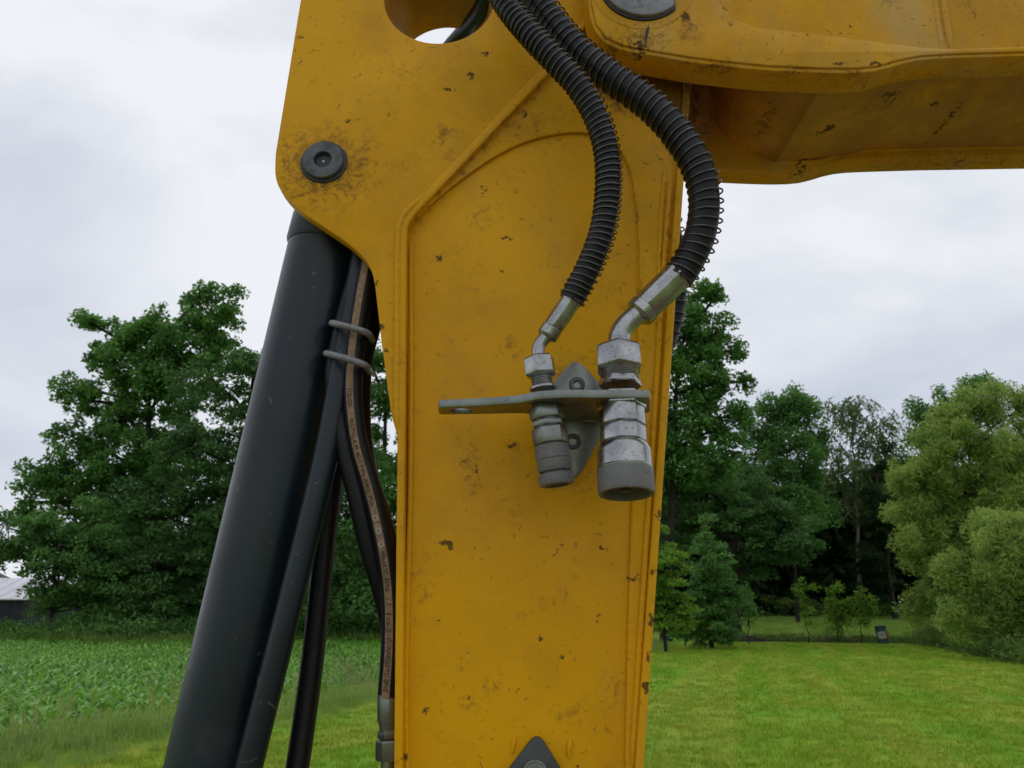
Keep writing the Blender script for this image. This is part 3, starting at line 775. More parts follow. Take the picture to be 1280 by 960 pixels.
cp = [clump(9, 0.36, 0.64, 0.075, 0.006, (0.5, 1.3), 0.75, 4, 0.26) for _ in range(8)]
cx, cy = [], []
for r_ in np.arange(0, 34, 0.7):                      # rows run along the field edge
    yy = np.arange(8, 41.5, 0.19); yy = yy + rng.uniform(-.05, .05, len(yy))
    xx = field_edge(yy) - 2.6 - r_ + rng.uniform(-.05, .05, len(yy))
    k = (xx > -0.72 * yy - 2.5) & (rng.uniform(0, 1, len(yy)) < np.clip(1.35 - yy / 55, 0.5, 1))
    cx.append(xx[k]); cy.append(yy[k])
cx = np.concatenate(cx); cy = np.concatenate(cy)
scatter('maize_crop', 'young maize crop filling the field on the left', cp, onground(cx, cy), rng.uniform(.62, 1.05, len(cx)) * np.clip(1.08 - cy / 150, .8, 1), 'corn')

gp = [clump(22, 0.22, 0.68, 0.015, 0.12, (0.1, 0.75), 0.4, 3) for _ in range(6)]
n = 2600; y = 6.5 + 34 * rng.uniform(0, 1, n) ** 1.4; u = rng.uniform(0, 1, n)
x = field_edge(y) - 0.05 - u * 2.2
scatter('tall_grass', 'tall uncut grass along the edge of the field', gp, onground(x, y), (0.4 + 0.5 * np.clip(u * 2, 0, 1)) * rng.uniform(.55, 1.15, n) * (0.8 + 0.3 * np.sin(x * 2.1) * np.sin(y * 1.3)), 'tallgrass')
n = 1500; x = rng.uniform(-45, -1, n); y = rng.uniform(41.2, 44.5, n)
scatter('tall_grass', 'strip of tall grass at the far end of the field', [clump(26, 0.4, 0.85, 0.02, 0.22, (0.05, 0.5), 0.28, 2) for _ in range(4)], onground(x, y), rng.uniform(.8, 1.2, n), 'tallgrass')
n = 4200; x = rng.uniform(9, 30, n); y = 43.8 + 17 * rng.uniform(0, 1, n) ** 1.2
scatter('bank_grass', 'rough grass on the bank behind the stones', [clump(22, 0.12, 0.34, 0.02, 0.24, (0.1, 0.7), 0.35, 2) for _ in range(4)], onground(x, y), rng.uniform(.7, 1.2, n), 'tallgrass')
sp = []
for _ in range(4):
    V, F = clump(7, 0.55, 0.85, 0.006, 0.08, (0.05, 0.35), 0.15, 3); Vs, Fs, o = [V], [F], len(V)
    for i in range(7):
        tip = (V[i * 8 + 6] + V[i * 8 + 7]) / 2
        for s_ in range(9):
            q = tip - np.array([0, 0, 0.02 * s_]) + rng.normal(size=3) * np.array([.012, .012, .006]); d = rdir(1)[0] * .028
            Vs.append(np.array([q - d, q + np.array([.008, 0, .006]), q + d, q - np.array([.008, 0, .006])])); Fs.append(np.array([[0, 1, 2, 3]]) + o); o += 4
    sp.append((np.concatenate(Vs), np.concatenate(Fs)))
n = 130; y = 7 + 30 * rng.uniform(0, 1, n) ** 1.3; x = field_edge(y) - 0.5 - rng.uniform(0, 2.2, n)
scatter('seeding_grass', 'pale seed heads standing in the tall grass', sp, onground(x, y), rng.uniform(.75, 1.1, n), 'seedhead')

bp = []
for _ in range(8):
    Vs, Fs = [], []
    for i in range(16):
        a = rng.uniform(0, 6.283); b = rng.normal(size=2) * 0.05; h = rng.uniform(.018, .045); w = rng.uniform(.003, .006)
        d = np.array([math.cos(a), math.sin(a)]); t_ = b + d * h * rng.uniform(.3, 1.0); s_ = np.array([-d[1], d[0]]) * w
        Vs += [(*(b - s_), 0), (*(b + s_), 0), (*t_, h)]; Fs.append((3 * i, 3 * i + 1, 3 * i + 2))
    bp.append((np.array(Vs), np.array(Fs)))
n = 34000
y = 5.5 + 34 * rng.uniform(0, 1, n) ** 1.9; x = rng.uniform(-0.75, 0.85, n) * (y + 2.5)
k = x > field_edge(y) - 0.2
x, y = x[k], y[k]
scatter('lawn_grass', 'short mown grass blades of the lawn', bp, onground(x, y), rng.uniform(.7, 1.3, len(x)) * (1 + y * 0.035), 'blade')

# ------------------------------------------------------------------ far buildings and garden things
M['roof_metal'] = mat_simple('pale_metal_roof', (0.50, 0.51, 0.56), 0.5, 0.1, 0.4, 0.12, 0.8)
M['navy_wall'] = mat_simple('dark_blue_boards', (0.018, 0.022, 0.035), 0.7, 0, 0.3, 0.3, 2)
M['roof_brown'] = mat_simple('brown_tiles', (0.12, 0.085, 0.07), 0.8, 0, 0.3, 0.3, 1.5)
M['house_wall'] = mat_simple('grey_render', (0.30, 0.28, 0.25), 0.9, 0, 0.2, 0.15, 1)
def shed():
    Y = 80.0
    r = thing('shed', 'dark blue shed with pale metal roof half hidden by bush', 'shed', (P(-60, 780, Y).x, Y, 0))
    xr = P(34, 750, Y).x; xl = xr - 22
    ze, zr = P(0, 750, Y).z, P(0, 724, Y + 5).z
    MB().box((xl, Y, 0), (xr - 0.3, Y + 10, ze)).build('wall', M['navy_wall'], r)
    for i in range(11):
        x = xl + 0.4 + i * 2.0
        MB().box((x, Y - 0.06, 0), (x + 0.12, Y - 0.003, ze - 0.05)).build('batten', M['navy_wall'], r)
    rf = MB().add([(xl - .3, Y - .5, ze), (xr + .3, Y - .5, ze), (xr + .3, Y + 5, zr), (xl - .3, Y + 5, zr), (xl - .3, Y + 10.5, ze), (xr + .3, Y + 10.5, ze),
                   (xl - .3, Y - .5, ze + .12), (xr + .3, Y - .5, ze + .12), (xr + .3, Y + 5, zr + .12), (xl - .3, Y + 5, zr + .12), (xl - .3, Y + 10.5, ze + .12), (xr + .3, Y + 10.5, ze + .12)],
                  [(0, 1, 2, 3), (3, 2, 5, 4), (6, 9, 8, 7), (9, 10, 11, 8), (0, 6, 7, 1), (4, 5, 11, 10), (0, 3, 9, 6), (3, 4, 10, 9), (1, 7, 8, 2), (2, 8, 11, 5)]).build('roof', M['roof_metal'], r)
    for i in range(18):
        x = xl + 0.6 + i * 1.25
        MB().add([(x, Y - .5, ze + .121), (x + .06, Y - .5, ze + .121), (x + .06, Y + 5, zr + .121), (x, Y + 5, zr + .121), (x + .03, Y - .5, ze + .17), (x + .03, Y + 5, zr + .17)],
                 [(0, 4, 5, 3), (4, 1, 2, 5), (0, 1, 4), (3, 5, 2)]).build('roof_rib', M['roof_metal'], rf)
shed()
def house():
    Y = 105.0
    xr = P(-45, 720, Y).x; xl = xr - 18; ze, zr = P(0, 722, Y).z, P(0, 698, Y + 5).z
    r = thing('house', 'house with brown tiled roof beyond the shed', 'house', (xr - 9, Y + 5, 0))
    MB().box((xl, Y, 0), (xr, Y + 10, ze)).build('wall', M['house_wall'], r)
    MB().add([(xl - .4, Y - .5, ze), (xr + .4, Y - .5, ze), (xr - 3, Y + 5, zr), (xl + 3, Y + 5, zr), (xl - .4, Y + 10.5, ze), (xr + .4, Y + 10.5, ze)],
             [(0, 1, 2, 3), (3, 2, 5, 4), (0, 3, 4), (1, 5, 2), (0, 4, 5, 1)]).build('roof', M['roof_brown'], r)
    for i in range(3):
        x = xl + 3 + i * 5
        f = MB().box((x, Y - .06, 1.0), (x + 1.2, Y - .003, 2.3)).build('window', M['roof_metal'], r)
        MB().box((x + .1, Y - .08, 1.1), (x + 1.1, Y - .062, 2.2)).build('pane', M['navy_wall'], f)
house()

M['drum_green'] = mat_simple('dark_green_drum_paint', (0.018, 0.085, 0.078), 0.45, 0, 0.5, 0.25, 6, (0.10, 0.05, 0.025), 0.3)
M['white'] = mat_simple('white_paint', (0.42, 0.42, 0.39), 0.6, 0, 0.4, 0.15, 8)
M['red'] = mat_simple('rust_red_paint', (0.36, 0.09, 0.045), 0.6, 0, 0.4, 0.3, 8)
M['stone'] = mat_simple('field_stone', (0.25, 0.20, 0.165), 0.9, 0, 0.2, 0.45, 4, (0.06, 0.08, 0.03), 0.4, 0.6, 14, 5)
M['wood_dark'] = mat_simple('weathered_stump_wood', (0.085, 0.065, 0.05), 0.9, 0, 0.2, 0.5, 6, None, 0, 0.7, 20)
M['wood_cut'] = mat_simple('cut_wood_face', (0.22, 0.19, 0.16), 0.85, 0, 0.2, 0.35, 10)
M['post_green'] = mat_simple('green_post', (0.03, 0.085, 0.05), 0.6, 0, 0.4, 0.25, 5)
def drum():
    b = G(1105, 804); Y = b.y; rr = 0.27; hh = 0.86
    r = thing('oil_drum', 'dark green leaning oil drum with white and red patch', 'drum', tuple(b))
    ax = Vector((-0.12, 0.0, 1)).normalized()
    pr = [(0.0, rr * .95), (0.015, rr * 1.03), (0.03, rr)]
    for c in (0.29, 0.58): pr += [(hh * c / .86 - .03, rr), (hh * c / .86, rr * 1.05), (hh * c / .86 + .03, rr)]
    pr += [(hh - .03, rr), (hh - .015, rr * 1.03), (hh, rr * .97), (hh - .015, rr * .92), (hh - .016, 0.001)]
    MB().lathe(b, ax, pr, 28).build('drum_body', M['drum_green'], r)
    MB().lathe(b + Vector((-.12, 0, hh * .985)) + Vector((0.02, -.12, 0)), ax, [(0, .045), (.012, .045), (.014, .03)], 14).build('bung_cap', M['steel_dark'], r)
    def band(nm, a0, a1, z0, z1, mat, circ=False):
        vs, fs = [], []
        m = 12
        side = ax.cross(Vector((0, -1, 0))).normalized(); fr = Vector((0, -1, 0)) - ax * (-ax.y); fr.normalize()
        for i in range(m + 1):
            a = a0 + (a1 - a0) * i / m
            e = math.sqrt(max(0.02, 1 - (2 * i / m - 1) ** 2)) if circ else 1
            zc, hz = (z0 + z1) / 2, (z1 - z0) / 2 * e
            for z in (zc - hz, zc + hz):
                vs.append(b + ax * z + (fr * math.cos(a) + side * math.sin(a)) * rr * 1.062)
        fs = [(2 * i, 2 * i + 2, 2 * i + 3, 2 * i + 1) for i in range(m)]
        MB().add(vs, fs).build(nm, mat, r)
    band('red_patch', 0.28, 1.35, .24, .58, M['red'])
    band('white_patch', -1.2, 0.25, .24, .58, M['white'])
    band('round_emblem', -0.5, -0.25, .39, .46, M['ink'], True)
drum()
def stone(label, px, py, w, h, seed):
    rr = random.Random(seed); b = G(px, py); b.y = 43.0 + rr.uniform(-.25, .25); b.x = P(px, py, b.y).x; b.z = float(gh(b.x, b.y))
    bm = bmesh.new(); bmesh.ops.create_icosphere(bm, subdivisions=2, radius=1.0)
    for v in bm.verts:
        k = 1 + rr.uniform(-.14, .14); v.co = Vector((v.co.x * w * k, v.co.y * w * .7 * k, max(-.3, v.co.z) * h * k + h * .25))
    me = bpy.data.meshes.new('edging_stone'); bm.to_mesh(me); bm.free()
    o = link('edging_stone', me, M['stone'], None, 40); o.location = b; o.rotation_euler.z = rr.uniform(0, 3)
    tag(o, label, 'stone', 'stones edging the lawn')
for i, (px, w, h, lb) in enumerate([(978, .26, .16, 'reddish edging stone right of the stump'), (990, .38, .26, 'pale rounded edging stone left of the leftmost sapling'), (1017, .28, .2, 'small brown edging stone right of the leftmost sapling'),
        (1033, .4, .28, 'broad pale edging stone left of the middle sapling'), (1048, .2, .2, 'narrow pale edging stone at the foot of the middle sapling'), (1060, .34, .26, 'pinkish edging stone between the middle and right saplings'),
        (1068, .28, .22, 'brown edging stone left of the right sapling'), (1120, .3, .14, 'flat brown stone right of the oil drum'), (962, .2, .14, 'small grey edging stone touching the stump')]):
    stone(lb, px, 803, w, h, 40 + i)
def stump():
    b = G(938, 801); b.y = 42.5; b.x = P(938, 800, 42.5).x; b.z = float(gh(b.x, b.y))
    r = thing('tree_stump', 'low dark cut stump at the lawn edge', 'stump', tuple(b))
    def irr(n, r0, z0, z1, cx, seed):
        rr = random.Random(seed); ks = [r0 * (1 + rr.uniform(-.14, .14)) for _ in range(n)]
        vs = [(b.x + cx + math.cos(6.283 * i / n) * ks[i] * f, b.y + math.sin(6.283 * i / n) * ks[i] * f, b.z + z) for (z, f) in ((z0, 1.25), ((z0 + z1) / 2, 1.02), (z1, 1.0)) for i in range(n)]
        fs = [(j * n + i, j * n + (i + 1) % n, (j + 1) * n + (i + 1) % n, (j + 1) * n + i) for j in range(2) for i in range(n)]
        return vs, fs, [vs[2 * n + i] for i in range(n)]
    for nm, r0, z1, cx, sd in (('trunk_base', .42, .30, -.12, 3), ('root_log', .24, .24, .55, 5)):
        v, f, t = irr(14, r0, -.05, z1, cx, sd)
        MB().add(v, f).build(nm, M['wood_dark'], r)
        MB().add([(x, y, z + .003) for x, y, z in t], [tuple(range(14))]).build('cut_face', M['wood_cut'], r)
stump()
def green_post():
    b = G(857, 808); r = thing('marker_post', 'short green post under the hornbeam', 'post', tuple(b))
    MB().lathe(b, (0, 0, 1), [(-.05, .05), (.70, .05), (.74, .035)], 10).build('shaft', M['post_green'], r)
    MB().lathe(b + Vector((0, 0, .742)), (0, 0, 1), [(0, .056), (.03, .056), (.045, .03)], 10).build('cap', M['post_green'], r)
green_post()

# ------------------------------------------------------------------ excavator stick (dipper arm)
YC = 1.03                          # middle plane of the arm
YFAR = 1.11                        # far face of the stick
mirY = lambda y: 2 * YC - y
z_lo = 0.06
def below(px, pyA, pyB, pxB, z):   # extend an edge straight down to height z
    A, B = P(px, pyA, YF), P(pxB, pyB, YF); t = (z - A.z) / (B.z - A.z)
    return (A.x + (B.x - A.x) * t, z)
stick = thing('excavator_stick', 'scratched yellow excavator stick standing upright with welded edges', 'excavator arm', (0.02, YC, 0))
LE = [(493, 960), (497, 560)]      # left edge of the box
RE = [(803, 960), (855, 220)]
lb = below(497, 560, 960, 493, z_lo); rb = below(855, 220, 960, 803, z_lo)
# ear plates with the big hole
hole_c = P(549, -4, YF); HR = 0.081
ear_px = fillet([(500, 560), (497.5, 546), (489, 520, 14), (477, 430), (468, 352, 10), (462, 330, 22), (438, 306, 14), (366, 258, 24), (343, 228, 22), (344, 192), (375, 2), (398, -90, 40), (520, -180, 60), (800, -190), (778, -60), (738, 22), (700, 72), (508, 272), (503, 300)], 8)
ear = xz(ear_px, YF)
hole = [(hole_c.x + HR * math.cos(a), hole_c.z + HR * math.sin(a)) for a in np.linspace(0, 2 * math.pi, 72, endpoint=False)]
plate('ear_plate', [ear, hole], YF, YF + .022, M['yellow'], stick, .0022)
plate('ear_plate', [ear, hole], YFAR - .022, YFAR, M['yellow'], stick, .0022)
tb = MB(); n = 64
for yy, rr in ((YF + .004, HR - .0005), (YFAR - .004, HR - .0005), (YFAR - .004, HR + .009), (YF + .004, HR + .009)):
    tb.v += [(hole_c.x + rr * math.cos(2 * math.pi * k / n), yy, hole_c.z + rr * math.sin(2 * math.pi * k / n)) for k in range(n)]
for j in range(4):
    for k in range(n): tb.f.append((j * n + k, j * n + (k + 1) % n, ((j + 1) % 4) * n + (k + 1) % n, ((j + 1) % 4) * n + k))
tb.build('cross_tube', M['yellow_grimy'], stick, 40)
# recessed side panel of the box, near and far
pan_px = [(505, 960), (508, 560), (508, 290), (516, 272), (735, 15), (760, -190), (905, -190), (846, 220), (800, 960)]
pan = xz(pan_px, YF); pan = [(lb[0] + .01, z_lo + .02)] + pan + [(rb[0] - .005, z_lo + .02)]
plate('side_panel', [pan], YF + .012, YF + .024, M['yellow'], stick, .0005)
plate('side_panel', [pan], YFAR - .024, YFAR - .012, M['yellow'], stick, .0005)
# doubler plate round the boom end: its inner edge is the arc seen on the panel
arc = catmull([Vector((q[0], q[1], 0)) for q in [(528, 262), (552, 240), (580, 218), (615, 194), (655, 174), (700, 163), (738, 163), (770, 178), (788, 205), (798, 250), (803, 330), (801, 420), (797, 520), (790, 740), (785, 975)]], 12)
arc = [(p.x, p.y) for p in arc]
db = xz(arc, YF) + xz([(798, 975), (847, 222), (866, -60), (880, -185), (770, -185), (738, 20), (530, 252)], YF)
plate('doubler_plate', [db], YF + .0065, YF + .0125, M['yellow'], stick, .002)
bead('weld_seam', [P(q[0], q[1] + 1, YF + .0105) for q in arc], .0046, M['yellow'], stick, seed=2)
# flange plates closing the box: edges stand proud of the panels
def sweep(name, poly_px, width_px, y0, y1, ext_lo=None):
    """a plate running along a path, seen edge-on from the camera"""
    pts = [Vector((p.x, 0, p.z)) for p in (P(q[0], q[1], YF) for q in poly_px)]
    if ext_lo is not None: pts.insert(0, Vector((ext_lo[0], 0, ext_lo[1])))
    n = len(pts); L, Rr = [], []
    for i in range(n):
        t = (pts[min(i + 1, n - 1)] - pts[max(i - 1, 0)]).normalized(); nn = Vector((t.z, 0, -t.x))
        w = width_px * 0.001
        L.append((pts[i].x, pts[i].z)); Rr.append((pts[i].x + nn.x * w, pts[i].z + nn.z * w))
    return plate(name, [L + Rr[::-1]], y0, y1, M['yellow'], stick, .002)
fl = [(493, 960), (497, 560), (500, 300), (501, 285), (505, 275), (512, 265), (680, 88), (735, 20), (775, -60), (800, -180)]
sweep('flange_plate', fl, 9.5, YF - .004, YFAR + .004, (lb[0], z_lo))
sweep('flange_plate', [(855 - 9, 220), (803 - 9.5, 960)][::-1] + [(868, -60), (880, -180)], 9.5, YF - .003, YFAR + .003, (rb[0] - .0095, z_lo))
bead('weld_seam', [P(499, 545, YF - .001), P(496.5, 515, YF - .001), P(497, 420, YF - .001), P(498, 300, YF - .001), P(502, 276, YF - .001), P(512, 262, YF - .001), P(530, 244, YF - .001)], .0050, M['yellow'], stick, seed=5)
bead('weld_seam', [P(530, 246, YF + .001), P(600, 172, YF + .001), P(676, 90, YF + .001)], .0032, M['yellow'], stick, seed=6)
bead('weld_seam', [P(514, 300, YF + .0115), P(514, 560, YF + .0115), P(509, 960, YF + .0115), Vector((lb[0] + .014, YF + .0115, 1.2))], .0036, M['yellow'], stick, seed=7)
bead('weld_seam', [P(520, 275, YF + .0115), P(600, 186, YF + .0115), P(690, 92, YF + .0115)], .0038, M['yellow'], stick, seed=8)
bead('weld_seam', [P(838, 222, YF + .0055), P(830, 330, YF + .0055), P(818, 520, YF + .0055), P(790, 960, YF + .0055)], .004, M['yellow'], stick, seed=9)
bead('weld_seam', [P(832, 205, YF + .0062), P(827, 260, YF + .0062), P(824, 330, YF + .0062), P(822, 385, YF + .0062)], .0028, M['yellow'], stick, seed=10)
bead('weld_stub', [P(713, 925, YF + .0105), P(712, 934, YF + .0105), P(711, 946, YF + .011)], .0066, M['yellow'], stick, seed=11)
bead('weld_stub', [P(643, 921, YF + .0115), P(642, 930, YF + .0115), P(640, 942, YF + .0125)], .0055, M['yellow'], stick, seed=12)
# far end tip resting on the ground
tipc = Vector(((lb[0] + rb[0]) / 2, 0, z_lo)); MB().lathe((tipc.x, YF - .02, .075), (0, 1, 0), [(0, .07), (.004, .075), (.196, .075), (.2, .07)], 32).build('tip_boss', M['yellow'], stick)
# pivot pin of the cylinder
pc = P(405, 203, YF); rp = .0285
pin = MB().lathe((pc.x, YF + .02, pc.z), (0, -1, 0), [(0, rp * .98), (.0265, rp), (.0285, rp * .95), (.0285, rp * .44), (.027, rp * .40), (.016, rp * .36), (.014, .0005)], 48).build('pivot_pin', M['steel_dark'], stick)
MB().lathe((pc.x, YF + .006, pc.z), (0, -1, 0), [(0, .0045), (.003, .0045), (.004, .003), (.0075, .003), (.009, .0018)], 14).build('grease_nipple', M['zinc'], pin)
MB().lathe((pc.x, YF + .002, pc.z), (0, -1, 0), [(0, rp * 1.16), (.0035, rp * 1.13), (.005, rp * 1.0)], 40).build('grease_ring', M['grease'], stick)

# ------------------------------------------------------------------ excavator boom
boom = thing('excavator_boom', 'yellow excavator boom with dark dirty underside reaching right', 'excavator boom', (0.8, YC, 2.25))
YB2 = 1.172
ctr = Vector((P(803, 0, YB).x, YB, P(803, 30, YB).z + .060))
bp_px = [(733, -25), (734.5, 5), (740, 32), (754, 52), (776, 62), (815, 69), (860, 77), (900, 82), (960, 88), (1030, 91), (1072, 91), (1100, 88), (1124, 81), (1148, 75.5), (1180, 73), (1280, 70)]
bl = catmull([Vector((*q, 0)) for q in xz(bp_px, YB)], .02); bl = [(p.x, p.y) for p in bl]
zb = bl[-1][1]
outl = bl + [(3.4, zb + .05), (3.4, zb + .62), (1.0, zb + .50), (.30, zb + .32), (.17, zb + .27), (.115, zb + .2)]
plate('side_plate', [outl], YB, YB + .045, M['yellow_boom'], boom, .004)
plate('side_plate', [outl], YB2 - .045, YB2, M['yellow_boom'], boom, .004)
x0, x1 = .405, 3.39
def bz_(x):
    for i in range(len(bl) - 1):
        if bl[i][0] <= x <= bl[i + 1][0]: return bl[i][1]
    return zb + max(0, (x - bl[-1][0])) * .018
bo = MB(); px_ = [(p.x, p.y) for p in catmull([Vector((.322, zb + .21, 0)), Vector((.324, zb + .15, 0)), Vector((.333, zb + .085, 0)), Vector((.356, zb + .032, 0)), Vector((.395, zb + .004, 0)), Vector((.425, zb - .004, 0))], .008)] + [(x, bz_(x) + .014) for x in np.linspace(.43, 3.39, 40)]
for (x, z) in px_: bo.v += [(x, YB + .04, z), (x, YB2 - .04, z), (x, YB + .04, z + .014), (x, YB2 - .04, z + .014)]
for i in range(len(px_) - 1):
    a, b = 4 * i, 4 * i + 4
    bo.f += [(a, a + 1, b + 1, b), (a + 2, b + 2, b + 3, a + 3), (a, b, b + 2, a + 2), (a + 1, a + 3, b + 3, b + 1)]
bo.f += [(0, 2, 3, 1)]
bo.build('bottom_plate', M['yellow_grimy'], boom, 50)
MB().box((.3, YB + .044, zb + .30), (3.38, YB2 - .044, zb + .32)).build('top_plate', M['yellow_boom'], boom)
bead('weld_seam', [Vector((x, YB + .0455, bz_(x) + .015)) for x in np.linspace(.42, 1.6, 30)], .005, M['yellow_boom'], boom, seed=21)
bead('weld_seam', [Vector((x, YB2 - .0455, bz_(x) + .015)) for x in np.linspace(.42, 1.6, 30)], .005, M['yellow_boom'], boom, seed=22)
M['lit_ear'] = mat_simple('lit_ear_paint', (0.72, 0.44, 0.19), 0.6, 0, 0.3, 0.35, 25, (0.10, 0.06, 0.04), 0.5, 0.2, 120, 45)
plate('lit_ear_plate', [xz([(862, 70), (901, 70), (899, 110), (894, 145), (886, 168), (862, 172)], 1.118)], 1.114, 1.1285, M['lit_ear'], boom, .002)  # plate added in pale paint so the far ear's inner face looks lit
# reinforcing plate on the near face and its welds
rp_px = [(884, -120), (893, -12), (902, 8), (918, 24), (945, 34), (1040, 45), (1130, 55)]
dbl = [(737, -25), (738.5, 5), (744, 31), (757, 49), (778, 58.5), (816, 65.5), (861, 73), (900, 78), (960, 84), (1030, 87), (1072, 87), (1098, 84), (1122, 77), (1150, 71.5), (1180, 69.5), (1280, 66.5), (1400, 63), (1400, 56), (1280, 59.5), (1185, 63), (1150, 61)] + [(q[0], q[1] + 2) for q in rp_px[::-1][1:]] + [(760, -120)]
plate('doubler_plate', [xz(dbl, YB)], YB - .004, YB + .004, M['yellow_boom'], boom, .0036)
bead('weld_seam', [P(1172, -90, YB + .001), P(1178, 0, YB + .001), P(1189, 68, YB + .001)], .0055, M['yellow_boom'], boom, seed=24)
bead('weld_seam', [P(1162, -90, YB + .0015), P(1168, 0, YB + .0015), P(1178, 66, YB + .0015)], .0045, M['yellow_boom'], boom, seed=25)
bead('weld_seam', [P(868, -60, YB + .001), P(868, 0, YB + .001), P(873, 28, YB + .001)], .005, M['yellow_boom'], boom, seed=26)
# pivot boss and pin with its flat sided retainer
rq = .060; YQ = YB - .004
MB().lathe((ctr.x, YQ + .02, ctr.z), (0, -1, 0), [(0, rq * 1.2), (.0205, rq * 1.2), (.0215, rq * 1.14), (.0215, rq * .99), (.010, rq * .98), (.010, .001)], 56).build('pivot_boss', M['yellow_boom'], boom)
cut = .68
lp = []
for k in range(64):
    a = 2 * math.pi * k / 64; x, z = rq * .95 * math.cos(a), rq * .95 * math.sin(a)
    lp.append((ctr.x + min(x, rq * cut), ctr.z + z))
pp = plate('pivot_pin', [lp], YQ - .010, YQ + .008, M['steel_grey'], boom, .003)
MB().lathe((ctr.x, YQ - .008, ctr.z + .004), (0, -1, 0), [(0, rq * .36), (.010, rq * .36), (.012, rq * .33)], 6).build('bolt_head', M['steel_grey'], pp)
lp2 = [(ctr.x + (p[0] - ctr.x) * 1.06, ctr.z + (p[1] - ctr.z) * 1.06) for p in lp]
plate('grease_ring', [lp2], YQ - .0045, YQ + .009, M['grease'], boom, .002)
bead('grease_drip', [P(812, 26, YQ - .0005), P(809, 40, YQ), P(806, 56, YQ + .0005)], .0024, M['grease'], boom, seed=31)

# ------------------------------------------------------------------ bucket cylinder
cyl = thing('hydraulic_cylinder', 'black painted hydraulic cylinder leaning left of the yellow stick', 'cylinder', (-.42, YC, 0.2))
ct, cb_ = P(411, 300, YC), P(264, 960, YC); ax = (cb_ - ct).normalized(); CR = .055
bot = cb_ + ax * 0.95
Lc = (bot - ct).length
MB().lathe(ct, ax, [(-.022, CR * .80), (-.020, CR * .96), (.015, CR * 1.0), (.0151, CR * .985), (Lc, CR * .985)], 72).build('barrel', M['black_paint'], cyl, 30)
MB().lathe(ct, ax, [(-.030, CR * .9), (-.026, CR * 1.03), (.012, CR * 1.045), (.017, CR * 1.0)], 72).build('end_collar', M['black_paint'], cyl, 30)
MB().lathe((pc.x, YF + .026, pc.z), (0, 1, 0), [(0, .052), (.004, .056), (.104, .056), (.108, .052)], 48).build('pin_eye', M['black_paint'], cyl, 30)
MB().tube([Vector((pc.x, YC, pc.z - .02)), ct + ax * -.022], [.046, .046], 24).build('eye_neck', M['black_paint'], cyl, 30)
MB().lathe(bot, ax, [(0, CR * 1.12), (.06, CR * 1.12), (.065, CR * 1.0)], 48).build('gland', M['black_paint'], cyl, 30)
MB().lathe(bot, ax, [(.06, .03), (.28, .03)], 32).build('piston_rod', M['zinc'], cyl, 30)
pipe = [P(456, 300, 1.0), P(448, 345, .992), P(432, 430, .985), P(409, 560, .982), P(371, 720, .982), P(312, 955, .982)]
pipe.append(pipe[-1] + (pipe[-1] - pipe[-2]).normalized() * .9)
MB().tube(catmull(pipe, .02), .0158, 20).build('hard_pipe', M['black_paint'], cyl, 60)
def ubolt(a, b, y):
    pts = [P(a[0] + 4, a[1], 1.02), P(a[0], a[1], .985), P(a[0] + 3, a[1] + .5, y), P((a[0] + b[0]) / 2, (a[1] + b[1]) / 2 - .5, y - .003), P(b[0] - 6, b[1] - 1, y), P(b[0], b[1] + 3, y + .012), P(b[0] + 3, b[1] + 9, y + .05)]
    return MB().tube(catmull(pts, .004), .0045, 12).build('hose_clamp', M['steel_grey'], cyl, 60)
ubolt((415, 404), (462, 416), .952); ubolt((408, 442), (459, 456), .952)
MB().tube(catmull([P(457, 456, .965), P(463, 462, .965), P(468, 470, .97)], .004), .0026, 8).build('clamp_tail', M['steel_grey'], cyl, 60)

# ------------------------------------------------------------------ plain hoses beside the cylinder
def plain_hose(label, pts, r, parts=None):
    pp = catmull(pts, .008)
    t = thing('hydraulic_hose', label, 'hose', tuple(pts[-1]), 'plain black hoses beside the cylinder')
    MB().tube(pp, r, 20).build('rubber_tube', M['rubber'], t, 60)
    return t, pp
plain_hose('straight black hose hanging free right of the cylinder pipe', [P(446, 380, 1.05), P(434, 480, 1.055), P(419, 580, 1.06), P(404, 700, 1.065), P(390, 830, 1.065), P(372, 958, 1.06), P(355, 1060, 1.05), P(330, 1250, 1.0)], .0145)
plain_hose('black hose bowing from the clamps to the stick edge, left of the printed hose', [P(455, 310, 1.01), P(442, 360, .99), P(426, 425, .985), P(419, 475, .985), P(428, 545, .985), P(447, 620, .99), P(464, 690, 1.0), P(480, 745, 1.015), P(491, 800, 1.03), P(495, 880, 1.04), P(496, 1000, 1.04), P(496, 1150, 1.04)], .0135)
plain_hose('thin black hose behind the printed hose next to the stick', [P(478, 330, 1.05), P(467, 400, 1.05), P(455, 450, 1.045), P(452, 520, 1.045), P(459, 585, 1.045), P(478, 650, 1.045), P(494, 720, 1.05), P(505, 800, 1.06), P(508, 1000, 1.06)], .0125)
ph, pp = plain_hose('black hose with tan printed stripe running down beside the stick', [P(464, 320, .985), P(456, 355, .98), P(447, 410, .978), P(442, 455, .978), P(441, 500, .978), P(448, 555, .978), P(465, 615, .98), P(479, 675, .982), P(488, 735, .985), P(489.5, 800, .988), P(485, 872, .99)], .0125)
